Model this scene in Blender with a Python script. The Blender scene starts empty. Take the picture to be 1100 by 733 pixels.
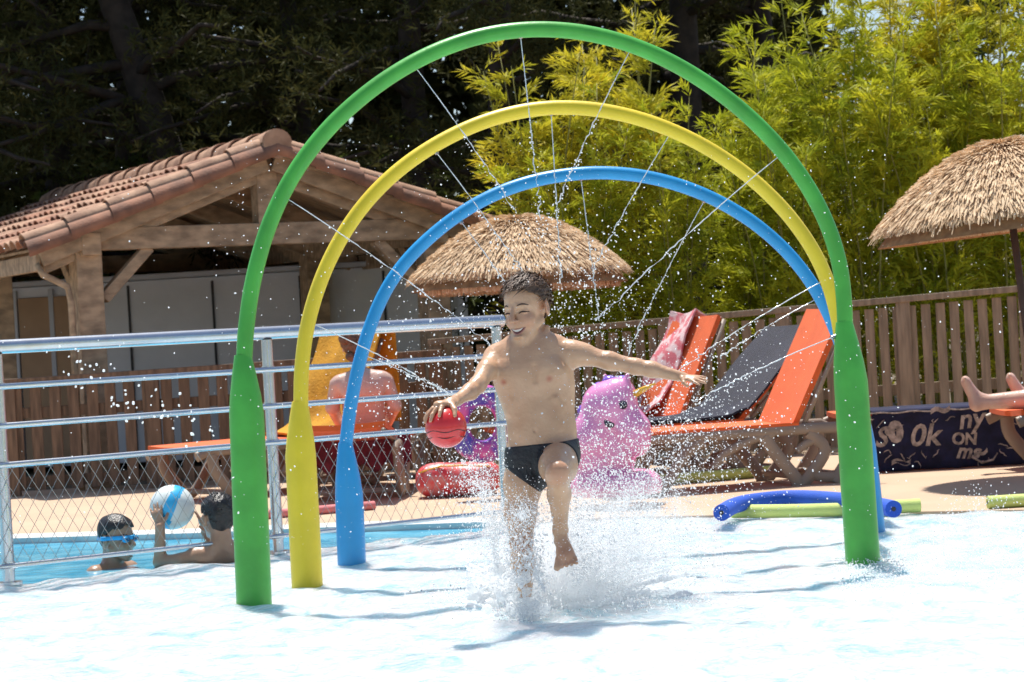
import bpy, math, random
import numpy as np
from mathutils import Vector, Matrix, Quaternion
R = math.radians
random.seed(7); rng = np.random.default_rng(11)
sc = bpy.context.scene
# ------------------------------------------------------------------ camera
FPX, CX, CY, ROLL, HOR = 2500.0, 550.0, 366.5, R(3.2), 357.0
CAMZ = 1.0
th = (CY-HOR)/FPX
fw = np.array([0, math.cos(th), -math.sin(th)])
up0 = np.array([0, math.sin(th), math.cos(th)]); rt0 = np.array([1.0, 0, 0])
rt = math.cos(ROLL)*rt0 - math.sin(ROLL)*up0
up = math.sin(ROLL)*rt0 + math.cos(ROLL)*up0
cam = bpy.data.cameras.new('camera'); co = bpy.data.objects.new('camera', cam); sc.collection.objects.link(co)
m = Matrix(((rt[0], up[0], -fw[0], 0), (rt[1], up[1], -fw[1], 0), (rt[2], up[2], -fw[2], CAMZ), (0, 0, 0, 1)))
co.matrix_world = m
cam.sensor_width = 36; cam.lens = 36*FPX/1100; cam.clip_end = 500; cam.clip_start = .1
cam.dof.use_dof = True; cam.dof.focus_distance = 8.3; cam.dof.aperture_fstop = 9.0
sc.camera = co
# ------------------------------------------------------------------ light
SUN_EL, SUN_AZ = R(70), R(-14)      # azimuth: measured from +Y (away from camera) towards +X
w = bpy.data.worlds.new('World'); sc.world = w; w.use_nodes = True
nt = w.node_tree; nt.nodes.clear()
sky = nt.nodes.new('ShaderNodeTexSky'); sky.sky_type = 'NISHITA'; sky.sun_disc = False
sky.sun_elevation = SUN_EL; sky.sun_rotation = SUN_AZ; sky.air_density = 1.0; sky.dust_density = 1.0
bg = nt.nodes.new('ShaderNodeBackground'); bg.inputs[1].default_value = 0.105
wo = nt.nodes.new('ShaderNodeOutputWorld'); nt.links.new(sky.outputs[0], bg.inputs[0]); nt.links.new(bg.outputs[0], wo.inputs[0])
sl = bpy.data.lights.new('sun', 'SUN'); sl.energy = 5.0; sl.angle = R(.53); sl.color = (1, .96, .89)
so = bpy.data.objects.new('sun', sl); sc.collection.objects.link(so)
tosun = Vector((math.sin(SUN_AZ)*math.cos(SUN_EL), math.cos(SUN_AZ)*math.cos(SUN_EL), math.sin(SUN_EL)))
so.rotation_euler = tosun.to_track_quat('Z', 'Y').to_euler(); so.location = (0, 0, 12)
sc.view_settings.view_transform = 'Standard'; sc.view_settings.look = 'None'
sc.view_settings.exposure = 0.45; sc.view_settings.gamma = 1; sc.view_settings.use_curve_mapping = False
sc.cycles.max_bounces = 10; sc.cycles.diffuse_bounces = 6; sc.cycles.volume_bounces = 5; sc.cycles.transparent_max_bounces = 8
# ------------------------------------------------------------------ pixel -> world helpers
C0 = np.array([0, 0, CAMZ])
def ray(x, y): return fw + rt*((x-CX)/FPX) - up*((y-CY)/FPX)
def PY(x, y, Y): r = ray(x, y); return C0 + r*(Y/r[1])
def G(x, y, z=0.0): r = ray(x, y); return C0 + r*((z-CAMZ)/r[2])
# ------------------------------------------------------------------ object helpers
def link(o, parent=None):
    sc.collection.objects.link(o)
    if parent is not None: o.parent = parent
    return o
def tag(o, label=None, cat=None, group=None, kind=None):
    if label: o['label'] = label
    if cat: o['category'] = cat
    if group: o['group'] = group
    if kind: o['kind'] = kind
    return o
def empty(name, loc=(0, 0, 0), rz=0, **k):
    o = bpy.data.objects.new(name, None); o.location = loc; o.rotation_euler = (0, 0, rz); o.empty_display_size = .1
    link(o); tag(o, **k); return o
def copy_tree(o, parent=None):
    c = o.copy(); link(c, parent)
    for ch in list(o.children): copy_tree(ch, c)
    return c
def mesh_np(name, V, F, mats, midx=None, smooth=False):
    """F: (n,k) array of equal-size faces"""
    V = np.asarray(V, dtype=np.float32); F = np.asarray(F, dtype=np.int32)
    me = bpy.data.meshes.new(name); n, k = F.shape
    me.vertices.add(len(V)); me.vertices.foreach_set('co', V.ravel())
    me.loops.add(n*k); me.loops.foreach_set('vertex_index', F.ravel())
    me.polygons.add(n); me.polygons.foreach_set('loop_start', np.arange(0, n*k, k, dtype=np.int32))
    me.polygons.foreach_set('loop_total', np.full(n, k, dtype=np.int32))
    if midx is not None: me.polygons.foreach_set('material_index', np.asarray(midx, dtype=np.int32))
    me.polygons.foreach_set('use_smooth', np.full(n, smooth, dtype=bool))
    for mm in (mats if isinstance(mats, (list, tuple)) else [mats]): me.materials.append(mm)
    me.update(calc_edges=True); me.validate(); return me
def obj_np(name, V, F, mats, parent=None, loc=(0, 0, 0), midx=None, smooth=False):
    return_o = bpy.data.objects.new(name, mesh_np(name, V, F, mats, midx, smooth)); return_o.location = loc
    return link(return_o, parent)
class MB:
    def __init__(s): s.V = []; s.F = []; s.M = []
    def add(s, V, F, mi=0):
        b = len(s.V); s.V += [tuple(map(float, v)) for v in V]; s.F += [tuple(b+i for i in f) for f in F]; s.M += [mi]*len(F); return s
    def box(s, c, size, rz=0, M=None, mi=0):
        x, y, z = [a/2 for a in size]
        vs = [Vector((i*x, j*y, k*z)) for i in (-1, 1) for j in (-1, 1) for k in (-1, 1)]
        Mx = M if M is not None else Matrix.Rotation(rz, 3, 'Z')
        vs = [Mx @ v + Vector(c) for v in vs]
        return s.add(vs, [(0, 1, 3, 2), (4, 6, 7, 5), (0, 4, 5, 1), (2, 3, 7, 6), (0, 2, 6, 4), (1, 5, 7, 3)], mi)
    def beam(s, a, b, wd, ht, side=None, mi=0):
        """rectangular bar from a to b; wd across side vector, ht the other way"""
        a = Vector(a); b = Vector(b); d = (b-a).normalized()
        sd = Vector(side) if side is not None else Vector((0, 0, 1)).cross(d)
        sd = (sd - d*sd.dot(d)).normalized(); tp = d.cross(sd)
        vs = [p + sd*(i*wd/2) + tp*(j*ht/2) for p in (a, b) for i, j in ((-1, -1), (1, -1), (1, 1), (-1, 1))]
        return s.add(vs, [(3, 2, 1, 0), (4, 5, 6, 7), (0, 1, 5, 4), (1, 2, 6, 5), (2, 3, 7, 6), (3, 0, 4, 7)], mi)
    def tube(s, pts, rad, n=10, cap=True, flat=None, mi=0):
        P = [Vector(p) for p in pts]; N = len(P)
        if not hasattr(rad, '__len__'): rad = [rad]*N
        T = [(P[min(i+1, N-1)]-P[max(i-1, 0)]).normalized() for i in range(N)]
        u = T[0].orthogonal().normalized() if flat is None else (Vector(flat)-T[0]*Vector(flat).dot(T[0])).normalized()
        vs = []; fs = []
        for i in range(N):
            u = (u - T[i]*u.dot(T[i])).normalized(); v = T[i].cross(u); r = rad[i]
            ra, rb = (r if hasattr(r, '__len__') else (r, r))
            for k in range(n):
                a = 2*math.pi*k/n; vs.append(P[i] + u*(math.cos(a)*ra) + v*(math.sin(a)*rb))
        for i in range(N-1):
            for k in range(n): fs.append((i*n+k, i*n+(k+1) % n, (i+1)*n+(k+1) % n, (i+1)*n+k))
        if cap: fs.append(tuple(reversed(range(n)))); fs.append(tuple(range((N-1)*n, N*n)))
        return s.add(vs, fs, mi)
    def prism(s, pts2, f0, f1, mi=0):
        """outline pts2 extruded between f0(p) and f1(p)"""
        n = len(pts2); vs = [f0(p) for p in pts2]+[f1(p) for p in pts2]
        fs = [tuple(range(n)), tuple(reversed(range(n, 2*n)))]+[(i, i+n, (i+1) % n+n, (i+1) % n) for i in range(n)]
        return s.add(vs, fs, mi)
    def build(s, name, mats, parent=None, loc=(0, 0, 0), smooth=False, bevel=0, auto=None, sub=0):
        me = bpy.data.meshes.new(name); me.from_pydata(s.V, [], s.F)
        for mm in (mats if isinstance(mats, (list, tuple)) else [mats]): me.materials.append(mm)
        me.polygons.foreach_set('material_index', s.M)
        me.polygons.foreach_set('use_smooth', [bool(smooth)]*len(s.F)); me.update()
        o = bpy.data.objects.new(name, me); o.location = loc; link(o, parent)
        if smooth and auto:
            md = o.modifiers.new('e', 'EDGE_SPLIT'); md.split_angle = R(auto)
        if sub: md = o.modifiers.new('s', 'SUBSURF'); md.levels = sub; md.render_levels = sub
        if bevel: md = o.modifiers.new('b', 'BEVEL'); md.width = bevel; md.segments = 2; md.limit_method = 'ANGLE'
        return o
def cat(pts, n=6, closed=False):
    P = [np.array(p, float) for p in pts]; P = [2*P[0]-P[1]]+P+[2*P[-1]-P[-2]]; out = []
    for i in range(1, len(P)-2):
        a, b, c, d = P[i-1:i+3]
        for k in range(n):
            t = k/n; out.append(.5*((2*b)+(-a+c)*t+(2*a-5*b+4*c-d)*t*t+(-a+3*b-3*c+d)*t**3))
    out.append(P[-2]); return out
# ------------------------------------------------------------------ materials
def mat(name, col, rough=.6, var=0, vs=8.0, col2=None, bump=0, bs=40.0, metal=0, spec=.5, trans=0, sss=0, stretch=None, coat=0, obj=True, detail=4, lo=.35, hi=.65, translucent=0, sheen=0):
    m = bpy.data.materials.new(name); m.use_nodes = True; nt = m.node_tree; N = nt.nodes; L = nt.links
    b = N['Principled BSDF']; b.inputs['Roughness'].default_value = rough; b.inputs['Metallic'].default_value = metal
    b.inputs['Specular IOR Level'].default_value = spec; b.inputs['Transmission Weight'].default_value = trans
    b.inputs['Coat Weight'].default_value = coat; b.inputs['Sheen Weight'].default_value = sheen
    if sss: b.inputs['Subsurface Weight'].default_value = sss; b.inputs['Subsurface Scale'].default_value = .01; b.inputs['Subsurface Radius'].default_value = (1, .35, .2)
    tc = N.new('ShaderNodeTexCoord'); mp = N.new('ShaderNodeMapping'); L.new(tc.outputs['Object' if obj else 'Generated'], mp.inputs[0])
    if stretch: mp.inputs['Scale'].default_value = stretch
    c = (*col, 1); b.inputs['Base Color'].default_value = c
    if col2 is None and var: col2 = tuple(max(0, x*(1-var)) for x in col); 
    if col2 is not None:
        n = N.new('ShaderNodeTexNoise'); n.inputs['Scale'].default_value = vs; n.inputs['Detail'].default_value = detail; L.new(mp.outputs[0], n.inputs[0])
        r = N.new('ShaderNodeValToRGB'); r.color_ramp.elements[0].position = lo; r.color_ramp.elements[1].position = hi
        r.color_ramp.elements[0].color = (*col2, 1); r.color_ramp.elements[1].color = c
        L.new(n.outputs[0], r.inputs[0]); L.new(r.outputs[0], b.inputs['Base Color'])
        if translucent:
            t = N.new('ShaderNodeBsdfTranslucent'); mx = N.new('ShaderNodeMixShader'); mx.inputs[0].default_value = translucent
            L.new(r.outputs[0], t.inputs[0]); L.new(b.outputs[0], mx.inputs[1]); L.new(t.outputs[0], mx.inputs[2]); L.new(mx.outputs[0], N['Material Output'].inputs[0])
    if bump:
        n2 = N.new('ShaderNodeTexNoise'); n2.inputs['Scale'].default_value = bs; n2.inputs['Detail'].default_value = 4; L.new(mp.outputs[0], n2.inputs[0])
        bp = N.new('ShaderNodeBump'); bp.inputs['Strength'].default_value = bump; bp.inputs['Distance'].default_value = .01
        L.new(n2.outputs[0], bp.inputs['Height']); L.new(bp.outputs[0], b.inputs['Normal'])
    return m
GREEN = mat('green_paint', (.075, .44, .055), .38, var=.22, vs=7, bump=.08, bs=60)
YELLOW = mat('yellow_paint', (.86, .64, .03), .4, var=.12, vs=6, bump=.08, bs=60)
BLUE = mat('blue_paint', (.02, .31, .68), .35, var=.12, vs=6, bump=.08, bs=60)
STEEL = mat('galvanised_steel', (.62, .64, .67), .25, var=.12, vs=12, metal=.95, bump=.03, bs=60)
WIRE = mat('wire', (.4, .38, .35), .4, metal=.6)
NOZ = mat('nozzle_metal', (.45, .45, .45), .3, metal=1)
WATERWHITE = mat('spray_water', (.93, .96, .98), .15, trans=.35, spec=.6)
FROTH = mat('white_froth', (.98, .985, .99), .35, col2=(.97, .98, .985), spec=.5, translucent=.6)
def mat_water_pad():
    m = mat('foaming_water', (.9, .93, .95), .10, sss=.85); nt = m.node_tree; N = nt.nodes; L = nt.links; b = N['Principled BSDF']; b.inputs['Subsurface Scale'].default_value = .28; b.inputs['Subsurface Radius'].default_value = (.6, .9, 1)
    tc = N.new('ShaderNodeTexCoord'); mp = N.new('ShaderNodeMapping'); mp.inputs['Scale'].default_value = (1, .8, 1); L.new(tc.outputs['Object'], mp.inputs[0])
    n = N.new('ShaderNodeTexNoise'); n.inputs['Scale'].default_value = 5.5; n.inputs['Detail'].default_value = 10; n.inputs['Roughness'].default_value = .74; n.inputs['Distortion'].default_value = .8; L.new(mp.outputs[0], n.inputs[0])
    r = N.new('ShaderNodeValToRGB'); e = r.color_ramp.elements; e[0].position = .36; e[0].color = (.34, .56, .64, 1); e[1].position = .56; e[1].color = (.68, .71, .73, 1)
    x = r.color_ramp.elements.new(.45); x.color = (.55, .68, .73, 1)
    L.new(n.outputs[0], r.inputs[0]); L.new(r.outputs[0], b.inputs['Base Color'])
    n2 = N.new('ShaderNodeTexNoise'); n2.inputs['Scale'].default_value = 26; n2.inputs['Detail'].default_value = 6; n2.inputs['Roughness'].default_value = .6; L.new(mp.outputs[0], n2.inputs[0])
    bp = N.new('ShaderNodeBump'); bp.inputs['Strength'].default_value = .75; bp.inputs['Distance'].default_value = .035; L.new(n2.outputs[0], bp.inputs['Height']); L.new(bp.outputs[0], b.inputs['Normal'])
    return m
PADW = mat_water_pad()
POOLW = mat('pool_water', (.06, .40, .62), .08, col2=(.22, .60, .78), vs=5, bump=.5, bs=9, spec=.5, detail=3)  # paler blue noise paints caustic-like light into the water colour
DECK = mat('peach_concrete', (.52, .37, .25), .8, var=.14, vs=1.6, bump=.25, bs=120, detail=8, lo=.3, hi=.7)
COPING = mat('white_coping', (.6, .6, .58), .6, var=.12, vs=6, bump=.15)
EARTH = mat('dry_earth', (.16, .12, .07), .95, var=.4, vs=2, bump=.5)
TIMBER = mat('pergola_timber', (.54, .38, .24), .75, var=.5, vs=3, bump=.4, bs=22, stretch=(2.2, 9, 5), detail=9)
FENCEB = mat('brown_fence_timber', (.25, .15, .09), .75, var=.5, vs=6, bump=.3, bs=30, stretch=(6, 6, .6), detail=6)
FENCEG = mat('weathered_fence_timber', (.36, .275, .185), .8, var=.4, vs=6, bump=.3, bs=30, stretch=(6, 6, .6), detail=6)
TILE = mat('terracotta_tile', (.36, .165, .095), .85, col2=(.17, .085, .055), vs=5, bump=.4, bs=50, detail=6)
TILE2 = mat('pale_terracotta', (.48, .29, .185), .85, col2=(.27, .145, .09), vs=7, bump=.4, bs=50, detail=6)
WALLG = mat('grey_wall_panel', (.75, .76, .80), .7, var=.1, vs=3, bump=.1)
WALLF = mat('pale_frame', (.55, .56, .6), .6, var=.1, vs=3)
DOORT = mat('tan_door_panel', (.46, .29, .17), .7, var=.15, vs=4, bump=.1)
DARKM = mat('dark_joint', (.03, .03, .035), .6)
THATCH = mat('straw_thatch', (.84, .64, .42), .85, col2=(.56, .38, .22), vs=22, detail=6, translucent=.12)
THATCHU = mat('straw_shaded_underside', (.42, .23, .10), .9, col2=(.28, .14, .06), vs=20)  # shade under the canopy painted as a darker orange-brown straw colour
POLE = mat('dark_pole', (.07, .04, .03), .6, var=.3, vs=12)
ORANGE = mat('orange_sling', (.80, .13, .02), .75, var=.15, vs=9, bump=.3, bs=180, sheen=.1)
ORANGEW = mat('wet_orange_sling', (.62, .15, .06), .5, var=.2, vs=9, bump=.2, bs=100)
TAUPE = mat('taupe_plastic', (.30, .235, .18), .5, var=.15, vs=6)
NAVY = mat('navy_towel', (.018, .02, .04), .95, var=.4, vs=20, bump=.6, bs=200, sheen=.2)
NAVYT = mat('navy_print_towel', (.015, .018, .06), .95, var=.5, vs=14, bump=.4, bs=160)
CREAM = mat('cream_print', (.50, .42, .38), .95, var=.6, vs=30)
PINKT = mat('pink_towel', (.66, .18, .22), .95, col2=(.78, .60, .62), vs=13, lo=.45, hi=.55, bump=.5, bs=150)
OCHRE = mat('ochre_towel', (.62, .30, .02), .95, var=.3, vs=9, bump=.6, bs=60, stretch=(1, 1, 1))
REDCLOTH = mat('dark_red_cloth', (.22, .03, .05), .95, var=.4, vs=14, bump=.4)
LIME = mat('lime_foam', (.58, .68, .20), .8, var=.1, vs=9, bump=.3, bs=120)
BLUEF = mat('blue_foam', (.02, .10, .55), .75, var=.15, vs=9, bump=.4, bs=150)
PINKF = mat('pink_foam', (.70, .22, .22), .8, var=.1, vs=9, bump=.3, bs=120)
PINKV = mat('pink_vinyl', (.82, .30, .56), .25, var=.12, vs=6, spec=.5, coat=.3)
WHITEV = mat('white_vinyl', (.8, .8, .8), .25, spec=.5)
PURPV = mat('purple_vinyl', (.22, .12, .55), .25, spec=.5)
EYEV = mat('eye_print', (.03, .03, .05), .3)
YELV = mat('yellow_vinyl', (.8, .45, .05), .25)
MULTI = mat('swirl_vinyl', (.10, .08, .45), .25, col2=(.72, .12, .4), vs=9, spec=.5, lo=.42, hi=.58)
REDV = mat('red_vinyl', (.72, .03, .03), .25, var=.25, vs=8, coat=.4)
REDF = mat('red_float', (.68, .05, .06), .4, col2=(.60, .20, .20), vs=20)
SKYB = mat('light_blue_print', (.04, .42, .75), .3)
BALLW = mat('white_ball_vinyl', (.72, .76, .74), .3, var=.08, vs=5)
HAIRD = mat('wet_dark_hair', (.15, .085, .05), .5, var=.6, vs=60, bump=.5, bs=120)
HAIRB = mat('black_hair', (.02, .016, .015), .35, var=.4, vs=60, bump=.5, bs=120)
HAIRR = mat('auburn_hair', (.20, .10, .055), .5, var=.5, vs=50, bump=.5, bs=100)
BRIEF = mat('black_briefs', (.010, .011, .016), .5, var=.5, vs=30, bump=.4, bs=80)
GOG = mat('blue_goggle_rubber', (.02, .35, .7), .35)
LENS = mat('goggle_lens', (.02, .10, .22), .08, spec=.8)
TEETH = mat('teeth', (.55, .52, .47), .3)
MOUTH = mat('mouth_inside', (.12, .02, .02), .5)
LIP = mat('lips', (.42, .19, .14), .45)
LASH = mat('eyelashes', (.05, .025, .02), .8)
BROW = mat('brow_hair', (.10, .06, .04), .8)
def mat_skin(name, a, b):
    m = mat(name, a, .36, col2=b, vs=11, bump=.22, bs=70, coat=.12, sss=.12, lo=.3, hi=.7, spec=.5)
    nt = m.node_tree; N = nt.nodes; L = nt.links; B = N['Principled BSDF']; src = B.inputs['Base Color'].links[0].from_socket
    at = N.new('ShaderNodeAttribute'); at.attribute_name = 'tint'; mx = N.new('ShaderNodeMix'); mx.data_type = 'RGBA'
    L.new(at.outputs['Fac'], mx.inputs[0]); L.new(src, mx.inputs[6]); mx.inputs[7].default_value = (a[0]*.72, a[1]*.42, a[2]*.38, 1)
    L.new(mx.outputs[2], B.inputs['Base Color']); return m
SKIN = mat_skin('tanned_skin', (.63, .385, .235), (.50, .285, .165))
SKINP = mat_skin('fair_skin', (.66, .46, .37), (.56, .35, .28))
SKIND = mat_skin('deep_tan_skin', (.42, .25, .16), (.34, .19, .12))
def leafmat(name, a, b, tr=.35, sp=.3): return mat(name, a, .6, col2=b, vs=2.2, detail=3, translucent=tr, spec=sp)
BAMBOO = leafmat('bamboo_leaf', (.60, .58, .035), (.30, .36, .022), .42)
BAMBOO2 = leafmat('golden_bamboo_leaf', (.74, .62, .045), (.42, .42, .03), .42)
PINE = leafmat('pine_needles', (.09, .088, .028), (.035, .042, .014), .25, .06)
BUSH = leafmat('broad_leaves', (.14, .17, .03), (.05, .08, .014), .35)
BARK = mat('bark', (.05, .036, .026), .9, var=.5, vs=9, bump=.8, bs=20)
CULM = mat('bamboo_culm', (.30, .28, .06), .5, var=.4, vs=8)
# ------------------------------------------------------------------ ground, pad, pool
def pl(pts): 
    P = sorted([(float(p[0]), float(p[1])) for p in pts]); xs = [p[0] for p in P]; ys = [p[1] for p in P]
    return lambda x: np.interp(x, xs, ys)
a = G(10, 628); b = G(545, 566); d = (a-b)/np.linalg.norm(a-b)
RAILA, RAILB, RAILD = a, b, d
pool_front = [a+d*9, a, b]
e1, e2 = G(650, 557), G(1100, 549); ed = (e2-e1)
edge_front = pl(pool_front+[e1, e2, e2+ed*4])           # far limit of the splash pad
q = [G(0, 585, -.02), G(210, 579, -.02), G(350, 573, -.02), G(512, 567.5, -.02)]
qd = (q[0]-q[1])
pool_back = pl([q[0]+qd*9]+q+[b+np.array([.02, .02, 0]), e1, e2, e2+ed*4])
def strip(name, xs, f0, f1, z, mats, ny=2, amp=0, kind='structure', skirt=0):
    T = np.linspace(0, 1, ny); X = np.repeat(xs[:, None], ny, 1); Y0 = f0(xs)[:, None]; Y1 = f1(xs)[:, None]
    Y = Y0+(Y1-Y0)*T[None, :]**1.5 if amp else Y0+(Y1-Y0)*T[None, :]
    Z = np.full_like(X, z)
    if amp:
        for k in range(26):
            an = rng.uniform(0, 2*math.pi); fr = rng.uniform(9, 60); ph = rng.uniform(0, 6.3)
            Z += amp*(8/fr)*np.sin(fr*(X*math.cos(an)+Y*math.sin(an))+ph+1.4*np.sin(3*X+ph)+1.2*np.sin(2.3*Y-ph))*.35
    V = np.stack([X, Y, Z], -1).reshape(-1, 3); n = len(xs)
    I = np.arange(n*ny).reshape(n, ny); F = np.stack([I[:-1, :-1], I[1:, :-1], I[1:, 1:], I[:-1, 1:]], -1).reshape(-1, 4)
    if skirt:
        b0 = len(V); Vs = V.reshape(n, ny, 3)[:, 0].copy(); Vs[:, 2] -= skirt; V = np.vstack([V, Vs]); J = np.arange(b0, b0+n)
        F = np.vstack([F, np.stack([I[:-1, 0], J[:-1], J[1:], I[1:, 0]], -1)])
    o = obj_np(name, V, F, mats, smooth=bool(amp)); tag(o, kind=kind); return o
xsf = np.concatenate([np.linspace(-12, -3, 20), np.linspace(-2.95, 2.95, 420), np.linspace(3, 12, 20)])
strip('splash_pad_water', xsf, lambda x: np.full_like(x, 2.2), edge_front, 0.0, PADW, ny=420, amp=.013)
xs = np.unique(np.concatenate([np.linspace(-12, 14, 60), [q[i][0] for i in range(4)], [b[0], e1[0], e2[0]]]))
strip('pool_water', xs[xs < b[0]+.02], edge_front, lambda x: pool_back(x)+.02, -.02, POOLW, ny=2)
cw = lambda x: pool_back(x)+np.where(x < b[0], .30, .0)
strip('pool_coping', xs[xs <= b[0]+.01], pool_back, cw, .012, COPING, skirt=.07)
strip('deck', xs, cw, lambda x: np.full_like(x, 17.6), .006, DECK, skirt=.07)
o = MB(); o.add([(-150, -40, -.06), (150, -40, -.06), (150, 260, -.06), (-150, 260, -.06)], [(0, 1, 2, 3)])
tag(o.build('ground', EARTH), kind='structure')
# ------------------------------------------------------------------ railing
r0 = empty('metal_railing', tuple(RAILA), label='galvanised metal railing with chain-link lower half between the pool and the splash pad', cat='railing')
base = np.array(RAILA); L3 = np.linalg.norm(RAILB-RAILA)
pts = {}
p1 = np.zeros(3); p2 = -d*L3*.505; p3 = -d*L3; p0 = d*L3*.55
posts = [p0, p1, p2, p3]
for p in posts:
    mb = MB(); mb.tube([p+[0, 0, -.04], p+[0, 0, 1.03]], .028, 14); mb.tube([p+[0, 0, .0], p+[0, 0, .012]], .06, 14)
    po = mb.build('post', STEEL, r0, smooth=True, auto=40)
    for h in (.885, .71, .535, .085): MB().tube([p+[0, 0, h-.018], p+[0, 0, h+.018]], .032, 12).build('clamp', STEEL, po, smooth=True, auto=40)
sd = np.array([d[1], -d[0], 0]); sd = sd if sd[1] < 0 else -sd
for h, r, off in ((1.062, .032, 0), (.885, .0135, .035), (.71, .0135, .035), (.535, .0135, .035), (.085, .011, .035)):
    mb = MB(); mb.tube([p0+sd*off+[0, 0, h]+d*.3, p3+sd*off+[0, 0, h]-d*.04], r, 14); mb.build('rail', STEEL, r0, smooth=True, auto=40)
mb = MB(); H0, H1 = .09, .53; hh = H1-H0; Lw = L3*1.55; st = .062; slope = hh*.62
k = -slope
while k < Lw:
    for sgn in (1, -1):
        x0, x1 = (k, k+slope) if sgn > 0 else (k+slope, k)
        a0 = p0-d*x0; a1 = p0-d*x1; z0, z1 = H0, H1
        if x0 < 0 or x1 < 0 or x0 > Lw or x1 > Lw: continue
        mb.tube([a0+[0, 0, z0]+sd*(.03+.002*sgn), a1+[0, 0, z1]+sd*(.03+.002*sgn)], .0013, 4, cap=False)
    k += st
mb.build('wire_mesh', WIRE, r0)
# ------------------------------------------------------------------ arches
def arch(name_label, Ypts, basel, baser, fatl, fatr, thinl, thinr, curve, rfat, rthin, m, Yl, Yr):
    # curve: traced centre line in the arch's own vertical plane
    A = G(*basel); B = G(*baser)
    def pp(x, y):
        # point on the vertical plane through A,B
        n = np.cross(B-A, [0, 0, 1.0]); r = ray(x, y); t = np.dot(A-C0, n)/np.dot(r, n); return C0+r*t
    root = empty('spray_arch', tuple(A), label=name_label, cat='water arch', group='three spray arches over the splash pad')
    cv = [pp(*c)-A for c in curve]
    for it in range(2): cv = [cv[0]]+[(cv[i-1]+2*cv[i]+cv[i+1])/4 for i in range(1, len(cv)-1)]+[cv[-1]]
    MB().tube(cat(cv, 8), rthin, 18).build('pipe', m, root, smooth=True, auto=60)
    for bs, ft, tn in ((A, fatl, thinl), (B, fatr, thinr)):
        f = pp(*ft)-A; t = pp(*tn)-A; b0 = np.array(bs)-A
        pth = [b0+[0, 0, -.03], b0+[0, 0, .0], b0*.5+f*.5, f, f*.66+t*.34, f*.33+t*.67, t, t+(t-f)/np.linalg.norm(t-f)*.01]
        rd = [rfat, rfat, rfat, rfat*.985, rfat*.82+rthin*.12, rfat*.48+rthin*.48, rthin+.003, rthin+.001]
        MB().tube(pth, rd, 28).build('leg', m, root, smooth=True, auto=60)
    return root, pp, A
gc = [(262, 392), (261, 364), (269, 292), (284, 246), (306, 196), (331, 158), (364, 122), (407, 85), (458, 54), (509, 36), (560, 28), (609, 29), (658, 38), (707, 55), (756, 83), (805, 120), (845, 162), (874, 203), (894, 247), (904, 282), (908, 314), (908, 352)]
yc = [(323, 440), (321, 400), (326, 349), (340, 303), (363, 254), (389, 215), (425, 180), (466, 152), (516, 128), (560, 115), (609, 111), (658, 117), (707, 130), (756, 152), (805, 184), (845, 222), (874, 262), (891, 300), (900, 330), (907, 380), (909, 410)]
bc = [(371, 482), (373, 442), (383, 400), (394, 349), (412, 311), (427, 288), (451, 262), (485, 233), (520, 210), (560, 194), (609, 184), (658, 182), (707, 188), (756, 204), (805, 230), (840, 261), (864, 290), (884, 319), (900, 355), (914, 400), (918, 425)]
gA = arch('tall green arch, outermost and biggest of the three, with fat tapered legs', None, (273, 649), (927, 604), (265, 446), (914, 410), (261, 384), (907, 348), gc, .069, .032, GREEN, 0, 0)
yA = arch('yellow arch, middle one between the green arch and the blue arch', None, (330, 628), (928, 588), (323, 490), (916, 470), (322, 434), (910, 404), yc, .065, .031, YELLOW, 0, 0)
bA = arch('low blue arch, innermost and smallest of the three, nearest the railing', None, (378, 606), (936, 571), (375, 532), (926, 480), (371, 478), (919, 424), bc, .064, .030, BLUE, 0, 0)
# jets: start px, end px
jets = {'green': (gA, [(306, 212, 530, 372), (446, 72, 556, 232), (559, 38, 580, 236), (679, 50, 596, 225), (843, 163, 640, 345), (896, 362, 742, 432)]),
        'yellow': (yA, [(334, 347, 500, 432), (468, 163, 566, 300), (592, 121, 602, 305), (721, 142, 636, 290), (884, 302, 726, 398)]),
        'blue': (bA, [(387, 380, 486, 424), (495, 238, 560, 330), (624, 191, 642, 345), (757, 215, 672, 380), (880, 320, 770, 384)])}
dropV = []   # (pos, r)
spots = ['lowest left', 'upper left', 'top left of centre', 'top right of centre', 'upper right', 'lowest right']
for colr, ((root, pp, A), js) in jets.items():
    for i, (x0, y0, x1, y1) in enumerate(js):
        s = pp(x0, y0); e = pp(x1, y1)+np.array([0, -.12, 0]); v = (e-s); n = 46
        mb = MB(); c = s-A
        mb.tube([c-v/np.linalg.norm(v)*.012, c+v/np.linalg.norm(v)*.012], .009, 10); mb.build('nozzle', NOZ, root, smooth=True, auto=40)
        P = []; Rr = []
        for k in range(n+1):
            t = k/n; p = v*t+np.array([0, 0, .05*np.linalg.norm(v)*(t*(1-t))*4*.35]); wob = .014*t*t
            P.append(p+rng.normal(0, 1, 3)*wob*.35); Rr.append(max(.0007, (.0020+.0006*t)*(1 if t < .35 else rng.choice([.35, 1, 1.25], p=[.15+.25*t, .6-.2*t, .25-.05*t]))))
        o = MB().tube(P, Rr, 6).build('water_jet', WATERWHITE, None, loc=tuple(s), smooth=True)
        lab = 'thin white water jet from the %s nozzle of the %s arch' % ((spots if len(js) == 6 else ['lowest left', 'upper left', 'top', 'upper right', 'lowest right'])[i], colr)
        tag(o, lab, 'water jet', 'water jets from the arches')
        for k in range(46):
            t = rng.uniform(.45, 1.18)**1; dropV.append((s+v*t+rng.normal(0, 1, 3)*(.004+.018*max(0, t-.5)), rng.uniform(.0014, .0036)))
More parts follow.
